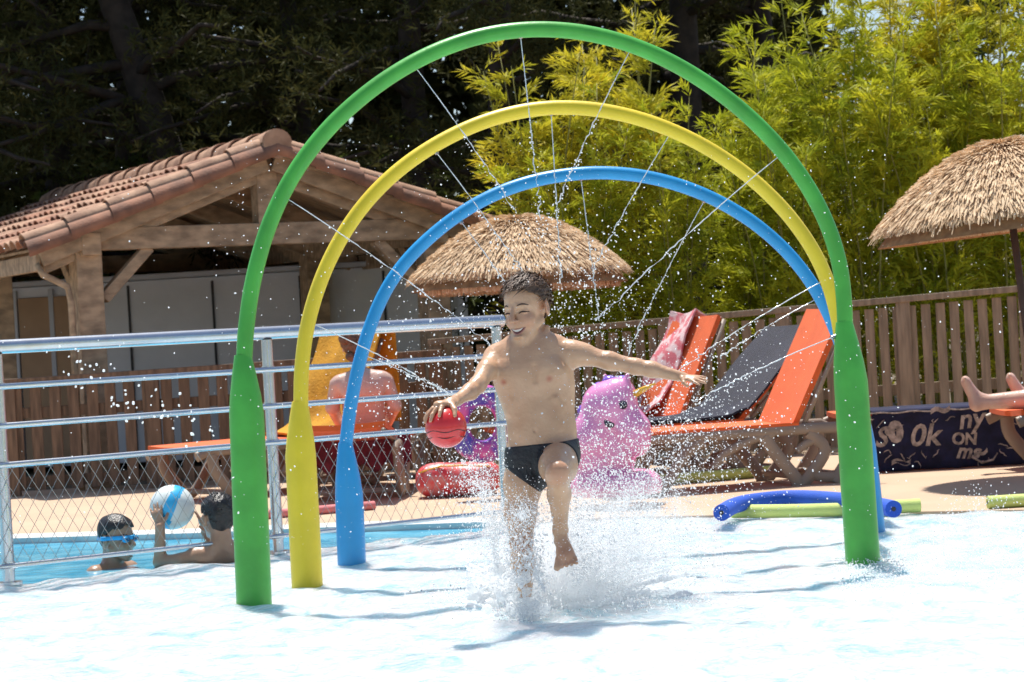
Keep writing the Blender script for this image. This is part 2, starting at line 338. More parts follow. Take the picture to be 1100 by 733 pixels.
# ------------------------------------------------------------------ SDF modelling
class Field:
    def __init__(s, lo, hi, h):
        s.h = h; s.o = np.array(lo, float); s.n = (np.ceil((np.array(hi)-s.o)/h)+1).astype(int)
        s.d = np.full(s.n, .2, np.float32)
        s.ax = [s.o[i]+h*np.arange(s.n[i]) for i in range(3)]
    def sub(s, lo, hi):
        i0 = np.clip(np.floor((np.array(lo)-s.o)/s.h).astype(int), 0, s.n-1); i1 = np.clip(np.ceil((np.array(hi)-s.o)/s.h).astype(int)+1, 1, s.n)
        sl = tuple(slice(a, b) for a, b in zip(i0, i1))
        X = s.ax[0][sl[0]][:, None, None]; Y = s.ax[1][sl[1]][None, :, None]; Z = s.ax[2][sl[2]][None, None, :]
        return sl, X, Y, Z
    def comb(s, sl, v, k, sub=False):
        a = s.d[sl]; v = v.astype(np.float32)
        if v.size == 0: return
        if sub:
            v = -v; hh = np.maximum(k-np.abs(a-v), 0)/k; s.d[sl] = np.maximum(a, v)+hh*hh*k*.25
        else:
            hh = np.maximum(k-np.abs(a-v), 0)/k; s.d[sl] = np.minimum(a, v)-hh*hh*k*.25
    def cone(s, a, b, r1, r2, k=.02, flat=None, ff=1.0, sub=False):
        """tapered capsule; flat axis: half-size along flat is r*ff"""
        a = np.array(a, float); b = np.array(b, float); m = max(r1, r2)+k+.012
        sl, X, Y, Z = s.sub(np.minimum(a, b)-m, np.maximum(a, b)+m)
        ba = b-a; L2 = max(ba.dot(ba), 1e-9)
        px, py, pz = X-a[0], Y-a[1], Z-a[2]
        t = np.clip((px*ba[0]+py*ba[1]+pz*ba[2])/L2, 0, 1)
        qx, qy, qz = px-t*ba[0], py-t*ba[1], pz-t*ba[2]
        q2 = qx*qx+qy*qy+qz*qz
        if flat is not None:
            f = np.array(flat, float); f /= np.linalg.norm(f); c = qx*f[0]+qy*f[1]+qz*f[2]
            q2 = q2-c*c+(c/ff)**2
        v = np.sqrt(q2)-(r1+(r2-r1)*t)
        if flat is not None: v = v*min(1, ff*1.15)
        s.comb(sl, v, k, sub)
    def chain(s, pts, rs, k=.02, **kw):
        for i in range(len(pts)-1): s.cone(pts[i], pts[i+1], rs[i], rs[i+1], k, **kw)
    def ell(s, c, rad, axes=None, k=.02, sub=False):
        c = np.array(c, float); m = max(rad)+k+.012
        A = np.eye(3) if axes is None else np.array(axes, float)
        sl, X, Y, Z = s.sub(c-m, c+m); px, py, pz = X-c[0], Y-c[1], Z-c[2]
        u = [(px*A[i][0]+py*A[i][1]+pz*A[i][2]) for i in range(3)]
        k0 = np.sqrt(sum((u[i]/rad[i])**2 for i in range(3))); k1 = np.sqrt(sum((u[i]/rad[i]**2)**2 for i in range(3)))+1e-9
        s.comb(sl, k0*(k0-1)/k1, k, sub)
    def mesh(s, d=None):
        d = s.d if d is None else d; neg = d < 0
        c = neg[:-1, :-1, :-1].astype(np.uint8)
        for i, j, k in ((1, 0, 0), (0, 1, 0), (0, 0, 1), (1, 1, 0), (1, 0, 1), (0, 1, 1), (1, 1, 1)):
            c = c+neg[i:i+d.shape[0]-1, j:j+d.shape[1]-1, k:k+d.shape[2]-1]
        cell = (c > 0) & (c < 8); idx = np.argwhere(cell); id_ = np.full(cell.shape, -1, np.int32); id_[cell] = np.arange(len(idx))
        acc = np.zeros((len(idx), 3)); cnt = np.zeros(len(idx))
        cs = [(i, j, k) for i in (0, 1) for j in (0, 1) for k in (0, 1)]
        for p in cs:
            for ax in range(3):
                if p[ax]: continue
                qq = list(p); qq[ax] = 1
                a = d[idx[:, 0]+p[0], idx[:, 1]+p[1], idx[:, 2]+p[2]]; b = d[idx[:, 0]+qq[0], idx[:, 1]+qq[1], idx[:, 2]+qq[2]]
                mk = (a < 0) != (b < 0); t = np.where(mk, a/np.where(mk, a-b, 1), 0); pos = np.tile(np.array(p, float), (len(idx), 1)); pos[:, ax] = t
                acc += pos*mk[:, None]; cnt += mk
        V = s.o+s.h*(idx+acc/cnt[:, None]); Fs = []
        for ax in range(3):
            o1, o2 = [(1, 2), (2, 0), (0, 1)][ax]
            a = np.moveaxis(neg, ax, 0); ch = (a[:-1] != a[1:]); ch = np.moveaxis(ch, 0, ax)
            e = np.argwhere(ch); e = e[(e[:, o1] > 0) & (e[:, o2] > 0) & (e[:, o1] < d.shape[o1]-1) & (e[:, o2] < d.shape[o2]-1)]
            if not len(e): continue
            ng = neg[e[:, 0], e[:, 1], e[:, 2]]
            def cl(da, db):
                z = e.copy(); z[:, o1] -= da; z[:, o2] -= db; return id_[z[:, 0], z[:, 1], z[:, 2]]
            f = np.stack([cl(1, 1), cl(0, 1), cl(0, 0), cl(1, 0)], -1); f[~ng] = f[~ng][:, ::-1]; Fs.append(f)
        F = np.vstack(Fs); F = F[(F >= 0).all(1)]
        # light smoothing
        for _ in range(2):
            S = np.zeros_like(V); Cn = np.zeros(len(V))
            for i in range(4):
                j = (i+1) % 4; np.add.at(S, F[:, i], V[F[:, j]]); np.add.at(S, F[:, j], V[F[:, i]]); np.add.at(Cn, F[:, i], 1); np.add.at(Cn, F[:, j], 1)
            V = V*.5+S/np.maximum(Cn, 1)[:, None]*.5
        return V, F
    def val(s, p):
        g = (np.array(p)-s.o)/s.h; i = np.clip(np.floor(g).astype(int), 0, s.n-2); f = g-i; v = 0
        for a in (0, 1):
            for b in (0, 1):
                for c in (0, 1):
                    v += s.d[i[0]+a, i[1]+b, i[2]+c]*(f[0] if a else 1-f[0])*(f[1] if b else 1-f[1])*(f[2] if c else 1-f[2])
        return v
    def proj(s, p, dr, off=0.0):
        p = np.array(p, float); dr = np.array(dr, float); dr /= np.linalg.norm(dr)
        for _ in range(300):
            v = s.val(p)
            if v < .0006: break
            p = p+dr*min(max(v*.7, .0006), .004)
        return p-dr*off
def head(F, O, f, u, l, S=1.0, open_mouth=True):
    Pt = lambda a, b, c: O+S*(l*a+f*b+u*c); ax = [l, f, u]; q = lambda *r: tuple(S*x for x in r)
    F.ell(Pt(0, -.012, .026), q(.071, .090, .086), ax, .02)
    F.ell(Pt(0, .032, -.040), q(.046, .052, .062), ax, .02*S)
    F.ell(Pt(0, .066, -.094), q(.020, .017, .016), ax, .022*S)
    for sx in (-1, 1):
        F.ell(Pt(.036*sx, .052, -.036), q(.019, .021, .020), ax, .018*S)
        F.cone(Pt(.054*sx, .002, -.048), Pt(.016*sx, .058, -.092), .011*S, .011*S, .022*S)
        F.ell(Pt(.031*sx, .083, .001), q(.018, .016, .011), ax, .009*S, sub=True)
        F.ell(Pt(.031*sx, .0625, -.002), q(.014, .0105, .010), ax, .005*S)
        F.cone(Pt(.014*sx, .074, .017), Pt(.044*sx, .052, .016), .0075*S, .006*S, .014*S)
        e = nrm(l*sx*.92-f*.38); ee = nrm(f*.92+l*sx*.38)
        F.ell(Pt(.079*sx, -.010, -.008), q(.0075, .019, .030), [e, ee, u], .005*S)
        F.ell(Pt(.089*sx, -.006, -.004), q(.006, .010, .017), [e, ee, u], .003*S, sub=True)
    F.cone(Pt(0, .080, .012), Pt(0, .107, -.027), .0065*S, .0115*S, .006*S)
    for sx in (-1, 1): F.ell(Pt(.0115*sx, .094, -.030), q(.0075, .010, .0065), ax, .005*S)
    for sx in (-1, 1): F.cone(Pt(.016*sx, .100, -.036), Pt(.034*sx, .088, -.066), .003*S, .002*S, .006*S, sub=True)
    F.ell(Pt(0, .086, -.086), q(.017, .009, .005), ax, .008*S)
    return Pt
def facebits(F, Pt, f, u, l, root, org, S=1.0, smile=True):
    def line(pts, r, name, m, off=.0004):
        P = [F.proj(Pt(a, .15, c), -f, off)-org for a, c in pts]; n = len(P); rr = [r*S*(.25+.75*math.sin(math.pi*(i+.6)/(n+.2))) for i in range(n)]
        MB().tube(P, rr, 6).build(name, m, root, smooth=True)
    for sx in (-1, 1):
        line([(sx*(.016+.005*i), -.005-.0010*(i-3)**2*.5+.002) for i in range(7)], .0030, 'closed_eyelid', LASH)
        line([(sx*(.017+.0055*i), .020+.0045*math.sin(i*.55)-.0006*i) for i in range(7)], .0032, 'eyebrow', BROW, -.0012)
    if smile:
        top = [(-.030+.005*i) for i in range(13)]
        up_ = [(x, -.060+.003*(abs(x)/.030)**2) for x in top]; lo_ = [(x, -.078+.021*(abs(x)/.030)**2) for x in top]
        def patch(t0, t1, sc_, off, name, m):
            V = []
            for (x, z0), (_, z1) in zip(up_, lo_):
                for t in (t0, (t0+t1)/2, t1): V.append(F.proj(Pt(x*sc_, .15, z0+(z1-z0)*t), -f, off)-org)
            n = len(up_); Fc = [(i*3+j, i*3+j+1, (i+1)*3+j+1, (i+1)*3+j) for i in range(n-1) for j in range(2)]
            b = len(V); V2 = V+[v-np.array(f)*.003 for v in V]
            MB().add(V2, Fc+[tuple(k+b for k in reversed(q)) for q in Fc]).build(name, m, root, smooth=True)
        patch(0, 1, 1, .0008, 'mouth', MOUTH); patch(.05, .50, .80, .0020, 'teeth', TEETH)
        line(up_, .0020, 'lip', LIP); line(lo_, .0030, 'lip', LIP)
def noise3(P, fr, seed=0):
    r = np.random.default_rng(seed); v = 0
    for k in range(9):
        dd = r.normal(0, 1, 3); dd /= np.linalg.norm(dd); v = v+np.sin((P[..., 0]*dd[0]+P[..., 1]*dd[1]+P[..., 2]*dd[2])*fr*r.uniform(.6, 1.6)+r.uniform(0, 6.3))
    return v/3
def hair(O, f, u, l, S, m, root, org, front=.055, low=-.02, thick=.011, back=-.06, tufts=420, fringe=True, seed=3, tl=.02):
    c = O+S*(-f*.012+u*.026); Fh = Field(c-.13*S, c+.13*S, .0035); ax = [l, f, u]
    Fh.ell(c, (S*(.072+thick), S*(.090+thick), S*(.086+thick)), ax, .001)
    X, Y, Z = np.meshgrid(*Fh.ax, indexing='ij'); P = np.stack([X, Y, Z], -1)-O
    pf = P@f/S; pu = P@u/S; pl_ = P@l/S
    Fh.d -= (.003*noise3(np.stack([pl_, pf*.5, pu*.5], -1), 150, seed)+.003*noise3(P, 60, seed+1)).astype(np.float32)
    # hairline: keep above a line that runs from the forehead back past the ear to the nape
    lim = np.where(pf > .03, .055+(pf-.03)*.35+(front-.055), np.where(pf > -.038, .022+np.clip(pf+.005, 0, 1)*.95+(low-low), back))
    lim = lim+.008*noise3(P, 110, seed+2)
    cut = (lim-pu)*S
    V, Fc = Fh.mesh(np.maximum(Fh.d, cut.astype(np.float32)))
    h = obj_np('hair', V-org, Fc, m, root, smooth=True)
    # tufts
    r = np.random.default_rng(seed); TV = []; TF = []
    n = 0
    while n < tufts:
        a = r.normal(0, 1, 3); a /= np.linalg.norm(a)
        if a[2] < -.3: continue
        lf, ff, uf = a*np.array([.072+thick, .090+thick, .086+thick])
        pfv = ff-.012; puv = uf+.026
        L = .055+(pfv-.03)*.35+(front-.055) if pfv > .03 else (.022+max(0, pfv+.005)*.95 if pfv > -.038 else back)
        if puv < L+.004: continue
        p = O+S*(l*lf+f*pfv+u*puv); nr = (l*a[0]+f*a[1]+u*a[2]); comb = (f*.9-l*.35+l*r.normal(0, .25)-u*.1+r.normal(0, .15, 3)); comb = comb-nr*comb.dot(nr); comb /= np.linalg.norm(comb)
        sd = np.cross(nr, comb); ln = tl*S*r.uniform(.6, 1.3); wd = .0032*S
        b = len(TV); TV += [p-sd*wd-nr*.003, p+sd*wd-nr*.003, p+comb*ln*.5+nr*.006*S+sd*wd*.6, p+comb*ln*.5+nr*.006*S-sd*wd*.6, p+comb*ln+nr*.003*S]
        TF += [(b, b+1, b+2), (b, b+2, b+3), (b+3, b+2, b+4)]; n += 1
    if tufts: obj_np('hair_locks', np.array(TV)-org, np.array(TF), m, h, smooth=False)
def nrm(v): v = np.array(v, float); return v/np.linalg.norm(v)
def hand(F, wr, dr, up_, S=1.0, spread=.16, curl=.25, thumb=1, lens=(.052, .060, .056, .045), r=.0075):
    """hand from wrist wr along dr; up_ = back-of-hand normal; thumb side sign along side = cross(dr, up_)"""
    dr = nrm(dr); up_ = nrm(np.array(up_)-dr*np.dot(up_, dr)); sd = np.cross(dr, up_)*thumb
    pl0 = wr+dr*.012*S; pe = wr+dr*.062*S
    F.cone(pl0, pe, .021*S, .029*S, .012*S, flat=up_, ff=.45)
    for i in range(4):
        o = (1.5-i)*.0155*S; a = pe+sd*o+dr*(.004 if i in (1, 2) else -.002); ang = (1.5-i)*spread
        dd = nrm(dr*math.cos(ang)+sd*math.sin(ang)); L = lens[i]*S; p = a
        rr = r*S
        for sgm, (fr, cu) in enumerate(((.45, .3), (.3, .9), (.25, 1.4))):
            d2 = nrm(dd-up_*curl*cu); q = p+d2*L*fr; F.cone(p, q, rr, rr*.9, .003*S); p = q; rr *= .9
    a = wr+dr*.018*S+sd*.018*S; d1 = nrm(dr*.6+sd*.75-up_*.25); b = a+d1*.03*S; c = b+nrm(dr*.85+sd*.35-up_*.3)*.026*S
    F.cone(a, b, .012*S, .009*S, .008*S); F.cone(b, c, .0088*S, .0075*S, .003*S)
# ------------------------------------------------------------------ running boy
YB = 8.06
def B(x, y, dy=0.0): return PY(x, y, YB+dy)
def build_boy():
    F = Field(B(455, 640, 0)+[0, -.42, -.05], B(782, 282, 0)+[0, .36, .03], .0032)
    X = np.array([1., 0, 0]); lean = nrm([.25, -1, 0])
    # torso (wide across, shallow front to back)
    T = dict(flat=(-.25, 1, 0.0))
    F.chain([B(584, 486, -.0), B(583, 470, .0), B(581, 448, .005), B(577, 420, .0), B(572, 398, -.005), B(571, 385, .0)], [.112, .111, .107, .124, .130, .103], .03, ff=.60, **T)
    F.ell(B(571, 402, -.03), (.11, .05, .07), None, .04)                       # chest
    for x in (551, 589): F.ell(B(x, 400, -.057), (.05, .022, .035), None, .03)   # pectorals
    F.ell(B(580, 455, -.045), (.07, .035, .08), None, .04)                      # belly
    F.cone(B(548, 377, .015), B(600, 374, .02), .036, .036, .04)                 # shoulder girdle
    F.cone(B(557, 380, .02), B(534, 382, .01), .028, .041, .025); F.cone(B(588, 380, .02), B(612, 381, .01), .028, .043, .025)
    F.cone(B(573, 384, .025), B(573, 358, .03), .040, .035, .016)                   # neck
    F.cone(B(566, 378, -.028), B(537, 374, -.018), .0075, .006, .012); F.cone(B(575, 378, -.028), B(606, 371, -.018), .0075, .006, .012)  # collar bones
    F.cone(B(588, 352, -.0), B(573, 379, -.035), .010, .008, .014)
    F.ell(B(568, 381, -.045), (.008, .01, .012), None, .012, sub=True)
    F.ell(B(574, 463, -.092), (.0055, .012, .008), None, .006, sub=True)         # navel
    for x0, x1, y0 in ((548, 556, 428), (600, 592, 426)):                       # lower rib edge
        F.cone(B(x0, y0+14, -.045), B((x0+x1)/2, y0+2, -.062), .008, .008, .02)
    F.cone(B(574, 394, -.094), B(575, 410, -.096), .006, .005, .014, sub=True); F.cone(B(577, 428, -.098), B(579, 452, -.106), .008, .006, .016, sub=True)
    for x0, x1, y0 in ((549, 566, 420), (606, 588, 418)):
        for j in range(3): F.cone(B(x0, y0+9*j, -.03), B(x1, y0-5+9*j, -.066), .006, .005, .010)
    F.cone(B(620, 384, -.028), B(650, 386, -.03), .010, .006, .014)
    # arm to the right of the picture
    F.chain([B(612, 381, .005), B(630, 382, .0), B(655, 388, -.01), B(683, 394, -.02), B(700, 397, -.03), B(733, 405, -.055)], [.040, .033, .0305, .0265, .0265, .0175], .018)
    F.ell(B(618, 379, 0), (.045, .036, .036), None, .03)
    wr = B(731, 404.5, -.053); hand(F, wr, B(752, 408, -.09)-wr, (.10, -.45, .9), S=.80, spread=.20, curl=.12, thumb=1)
    # arm to the left of the picture, forearm towards the viewer, hand over the ball
    F.chain([B(531, 386, .005), B(523, 398, -.07), B(513, 414, -.14), B(505, 421, -.18), B(491, 430, -.25)], [.040, .033, .0275, .027, .0185], .018)
    bc_ = B(479, 459, -.30); br = .070
    pa = np.array([.30, .25, 0]); 
    def onb(pol, az, r=br): return bc_+r*np.array([math.sin(pol)*math.cos(az), math.sin(pol)*math.sin(az), math.cos(pol)])
    azf = R(215)     # finger direction over the ball: left and towards camera
    wr = B(491, 430, -.25); pm = onb(R(18), R(35), br+.012)
    F.cone(wr, pm, .019, .022, .012); F.cone(pm, onb(R(12), azf, br+.011), .024, .024, .012, flat=(0, 0, 1), ff=.5)
    for i in range(4):
        az = azf+R(52)*(i-1.5)/1.5*.75; sp = [onb(R(p), az, br+.0065) for p in ((8, 30, 50, 66), (8, 34, 56, 74), (8, 33, 54, 71), (8, 28, 46, 58))[i]]
        F.chain(sp, [.0085, .0078, .007, .006], .003)
    F.chain([onb(R(20), R(330), br+.009), onb(R(42), R(310), br+.008), onb(R(60), R(300), br+.007)], [.011, .0088, .007], .005)
    # support leg
    F.chain([B(565, 492, .0), B(562, 520, -.005), B(559, 552, -.01), B(560, 580, -.02)], [.070, .064, .053, .040], .025)
    F.ell(B(560, 584, -.035), (.030, .026, .034), None, .02)
    kn = B(560, 583, -.015); an = B(563, 628, .17)
    F.chain([kn, kn*.6+an*.4+[0, .018, -.012], an], [.038, .041, .024], .02)
    heel = an+[.004, .055, -.0]; toe = an+[-.006, -.01, -.115]
    F.cone(an, heel, .024, .022, .02); F.cone(heel, toe, .024, .026, .02, flat=(0, 1, .3), ff=.7)
    for i in range(5): F.ell(toe+np.array([(i-2)*.013, -.015, -.012]), (.0075, .014, .0075), None, .005)
    # raised leg
    hp = B(600, 490, -.02); k2 = B(599, 508, -.27); a2 = B(602, 570, -.11)
    F.chain([hp, hp*.5+k2*.5+[0, 0, -.008], k2], [.072, .062, .041], .025)
    F.ell(k2+[0, -.018, .006], (.030, .024, .032), None, .02)
    F.chain([k2+[0, .012, -.01], k2*.62+a2*.38+[.002, .022, 0], a2], [.037, .038, .0225], .02)
    hl = a2+[.0, .028, -.038]; ba = B(608, 598, -.155); 
    F.cone(a2, hl, .024, .021, .02); F.cone(hl, ba, .021, .026, .015); F.cone(a2+[0, -.012, -.008], ba, .019, .033, .012, flat=(0, -.6, .4), ff=.6)
    for i in range(5): F.cone(ba+np.array([(i-2)*.0145, -.008, -.004]), ba+np.array([(i-2)*.0165, -.026, -.034+.005*i*.7]), .0085, .0078 if i != 0 else .0115, .002)
    # head
    O = B(565, 331, -.015); yaw = R(33)
    f = nrm([-math.sin(yaw), -math.cos(yaw), -.16]); l = nrm(np.cross(f, [math.sin(R(-4)), 0, 1.0])); l = l if l[0] > 0 else -l; u = nrm(np.cross(l, f)); u = u if u[2] > 0 else -u
    Sh = 1.0
    Pt = head(F, O, f, u, l, Sh)
    F.cone(O-f*.035-u*.05, B(573, 374, .03), .038, .038, .012)
    V, Fc = F.mesh()
    org = np.array(G(562, 662)); org[1] = YB; org[2] = 0
    body = obj_np('person', V-org, Fc, SKIN, None, loc=tuple(org), smooth=True)
    tag(body, 'smiling boy in dark swim briefs running through the spray, arms spread, holding a red ball', 'person')
    at = body.data.attributes.new('tint', 'FLOAT', 'POINT'); tv = np.zeros(len(V))
    for p, r in ((B(590, 407, -.08), .012), (B(541, 411, -.08), .011)): tv = np.maximum(tv, np.clip(1.3-np.linalg.norm((V-p)*[1, .3, 1], axis=1)/r, 0, 1)*(V[:, 1] < YB))
    for p, r in ((k2+[0, -.03, 0], .045), (kn+[0, -.04, 0], .04), (O+l*.08, .03), (O+f*.10-u*.03, .022), (O+f*.06-u*.035-l*.036, .03), (O+f*.06-u*.035+l*.036, .03), (ba, .05)):
        tv = np.maximum(tv, .4*np.clip(1.4-np.linalg.norm(V-p, axis=1)/r, 0, 1))
    at.data.foreach_set('value', tv.astype(np.float32))
    facebits(F, Pt, f, u, l, body, org)
    hair(O, f, u, l, Sh, HAIRD, body, org, front=.062, low=-.01, thick=.008, back=-.055, tufts=420, tl=.045)
    # swim briefs
    sl, X, Y, Z = F.sub(B(535, 535, 0)+[0, -.14, 0], B(635, 462, 0)+[0, .2, 0])
    d = F.d[sl]-.0042
    wa = B(545, 480, 0); wb = B(622, 471, 0); wz = wa[2]+(X-wa[0])*(wb[2]-wa[2])/(wb[0]-wa[0]); d = np.maximum(d, Z-wz+.0*Y)
    ca = B(540, 500, 0); cb = B(580, 528, 0); cz = ca[2]+(X-ca[0])*(cb[2]-ca[2])/(cb[0]-ca[0])
    cc = B(628, 496, 0); cz2 = cb[2]+(X-cb[0])*(cc[2]-cb[2])/(cc[0]-cb[0])
    d = np.maximum(d, np.maximum(cz, cz2)*0+np.where(X < cb[0], cz, cz2)-Z)
    d = np.maximum(d, np.where(X > B(583, 490)[0], (YB-.098)-Y, -1)+0*Z)
    Fb = Field((0, 0, 0), (.01, .01, .01), F.h); Fb.o = np.array([F.ax[i][sl[i]][0] for i in range(3)]); d = d.astype(np.float32)
    d[0] = d[-1] = .1; d[:, 0] = d[:, -1] = .1; d[:, :, 0] = d[:, :, -1] = .1
    V, Fc = Fb.mesh(d); obj_np('swim_briefs', V-org, Fc, BRIEF, body, smooth=True)
    # ball
    mb = MB(); n = 28
    vs = []; fs = []
    for i in range(n+1):
        for j in range(2*n):
            p = math.pi*i/n; a = math.pi*j/n; vs.append((br*math.sin(p)*math.cos(a), br*math.sin(p)*math.sin(a), br*math.cos(p)))
    mi = []
    for i in range(n):
        for j in range(2*n): fs.append((i*2*n+j, (i+1)*2*n+j, (i+1)*2*n+(j+1) % (2*n), i*2*n+(j+1) % (2*n)))
    mb.add(vs, fs)
    ball = mb.build('toy_ball', [REDV], None, loc=tuple(bc_), smooth=True); tag(ball, 'glossy red ball held in the running boy\'s right hand', 'ball')
    bd = MB(); 
    for zz in (-.012, -.032):
        rr = math.sqrt(br*br-zz*zz); bd.tube([(rr*math.cos(t), rr*math.sin(t), zz+.004*math.sin(5*t)) for t in np.linspace(0, 2*math.pi, 40)], .0016, 5, cap=False)
    bd.build('printed_band', MOUTH, ball, smooth=True)
build_boy()
# ------------------------------------------------------------------ swimmers
def swimmer_goggles():
    O = PY(126, 578, 11.15); f = nrm([.80, -.50, -.05]); u = nrm([.03, 0, 1]); l = nrm(np.cross(f, u)); l = -l if np.dot(np.cross(f, l), u) < 0 else l
    u = np.abs(1)*nrm(u-f*np.dot(u, f)); S = .98
    F = Field(O-[.28, .28, .26], O+[.28, .28, .14], .004)
    Pt = head(F, O, f, u, l, S)
    F.cone(O-f*.03-u*.06, O-f*.03-u*.14, .047, .05, .03); F.cone(O+l*.12-u*.17-f*.03, O-l*.12-u*.17-f*.03, .05, .05, .04)
    V, Fc = F.mesh(); org = np.array([O[0], O[1], -.02]); bd = obj_np('person', V-org, Fc, SKIND, None, loc=tuple(org), smooth=True)
    tag(bd, 'swimmer with blue goggles and black hair, only the head above the pool water', 'person')
    facebits(F, Pt, f, u, l, bd, org, S, smile=False)
    hair(O, f, u, l, S, HAIRB, bd, org, front=.048, thick=.008, back=-.05, tufts=0)
    gr = MB(); P = []
    for k in range(41):
        t = 2*math.pi*k/40; dr = l*math.sin(t)+f*math.cos(t); P.append(F.proj(Pt(0, 0, .003+.006*math.cos(t))+dr*.19, -dr, .0095)-org)
    gr.tube(P, [(.010, .0035)]*41, 8, cap=False, flat=u); g = gr.build('goggles', GOG, bd, smooth=True)
    for sx in (-1, 1):
        c = F.proj(Pt(.032*sx, .15, 0), -f, .012)-org; e = MB()
        e.tube([c-f*.006, c+f*.004, c+f*.008], [(.024, .016), (.022, .015), (.016, .010)], 16, flat=l); e.build('rim', GOG, g, smooth=True, auto=50)
        e = MB(); e.tube([c+f*.007, c+f*.0115], [(.017, .011), (.015, .009)], 16, flat=l); e.build('lens', LENS, g, smooth=True)
swimmer_goggles()
def swimmer_ball():
    O = PY(234, 556, 11.0); f = nrm([-.55, .8, .1]); u = np.array([0, 0, 1.]); u = nrm(u-f*np.dot(u, f)); l = nrm(np.cross(u, f)); S = .98
    bcx = PY(185, 545, 11.12); br = .107
    F = Field(O-[.45, .3, .26], O+[.28, .35, .2], .004)
    Pt = head(F, O, f, u, l, S)
    F.cone(O-f*.03-u*.06, O-f*.03-u*.13, .047, .055, .03)
    s1 = O-u*.185-np.array([.10, .0, 0])+[0, 0, -.0]; s2 = O-u*.185+np.array([.12, .0, 0])
    F.cone(s1, s2, .052, .055, .04)
    # near arm: elbow on the left in the water, forearm straight up behind the ball
    el = PY(172, 604, 11.02); w1 = PY(172, 566, 11.0)
    F.chain([s1, PY(195, 603, 10.98), el], [.045, .036, .032], .02); F.cone(el, w1, .031, .023, .015)
    hand(F, w1, PY(166, 540, 11.03)-w1, (-.2, -1, 0), S=.95, spread=.1, curl=.25, thumb=1)
    w2 = PY(221, 572, 11.16); e2_ = PY(236, 598, 11.18)
    F.chain([s1+[.05, .05, 0], e2_, w2], [.04, .034, .024], .02); hand(F, w2, PY(210, 547, 11.12)-w2, (.9, .2, .2), S=.95, spread=.08, curl=.2, thumb=-1)
    V, Fc = F.mesh(); org = np.array([O[0], O[1], -.02]); bd = obj_np('person', V-org, Fc, SKIND, None, loc=tuple(org), smooth=True)
    tag(bd, 'dark-haired swimmer seen from behind, both hands holding a beach ball above the pool', 'person')
    hair(O, f, u, l, S, HAIRB, bd, org, front=.05, thick=.010, back=-.07, tufts=200)
    # ball with a broad blue band
    V = []; Fq = []; mi = []; n = 36; A = Matrix.Rotation(R(24), 3, 'Y')
    for i in range(n+1):
        for j in range(2*n):
            p = math.pi*i/n; a = math.pi*j/n; V.append((br*math.sin(p)*math.cos(a), br*math.sin(p)*math.sin(a), br*math.cos(p)))
    M_ = np.array(A@Matrix.Rotation(R(0), 3, 'X'))
    for i in range(n):
        for j in range(2*n):
            Fq.append((i*2*n+j, (i+1)*2*n+j, (i+1)*2*n+(j+1) % (2*n), i*2*n+(j+1) % (2*n))); c = sum(np.array(V[k]) for k in Fq[-1][:3])/3
            mi.append(1 if abs(c[0]) < .026 else 0)
    V = np.array(V)@M_.T
    o = obj_np('beach_ball', V, Fq, [BALLW, SKYB], None, loc=tuple(bcx), midx=mi, smooth=True); tag(o, 'white beach ball with a broad light blue band, held up by a swimmer', 'ball')
swimmer_ball()
# ------------------------------------------------------------------ fences
def fence(pA, pB, h0, h1, m, label, npost, bw=.062, gap=.105, group='timber fences behind the loungers', rails=(.12, .72)):
    root = empty('picket_fence', tuple(pA), label=label, cat='fence', group=group); pA = np.array(pA); v = np.array(pB)-pA; v[2] = 0; L = np.linalg.norm(v); dd = v/L; sd = np.array([dd[1], -dd[0], 0])
    hf = lambda t: h0+(h1-h0)*t/L
    mb = MB(); t = .05
    while t < L-.03:
        h = hf(t)-.05; mb.beam(dd*t+[0, 0, .04], dd*t+[0, 0, h]+dd*rng.normal(0, .002), bw, .022, side=dd+sd*rng.normal(0, .05)); t += gap*rng.uniform(.94, 1.06)
    mb.build('pickets', m, root, bevel=.003)
    for i in range(npost+1):
        t = L*i/npost; MB().box(dd*t+np.array([0, 0, (hf(t)+.0)/2])-sd*.0, (.10, .09, hf(t)-.005), rz=math.atan2(dd[1], dd[0])).build('post', m, root, bevel=.006)
    MB().beam(-dd*.05+[0, 0, h0], dd*(L+.05)+[0, 0, h1], .12, .045).build('top_rail', m, root, bevel=.005)
    for k in rails:
        MB().beam(sd*-.035+[0, 0, h0*k], dd*L-sd*.035+[0, 0, h1*k], .03, .08).build('rail', m, root, bevel=.004)
    return root
def gz(x, Y): p = PY(x, 400, Y); return np.array([p[0], Y, 0])
fence(gz(8, 17.0), gz(468, 17.2), .84, .88, FENCEB, 'dark brown vertical-board fence below the tiled pergola', 3, bw=.08, gap=.135)
fence(gz(470, 17.35), gz(1240, 16.4), .96, 1.14, FENCEG, 'weathered picket fence behind the orange loungers on the right', 6, bw=.066, gap=.100, rails=(.10, .40))
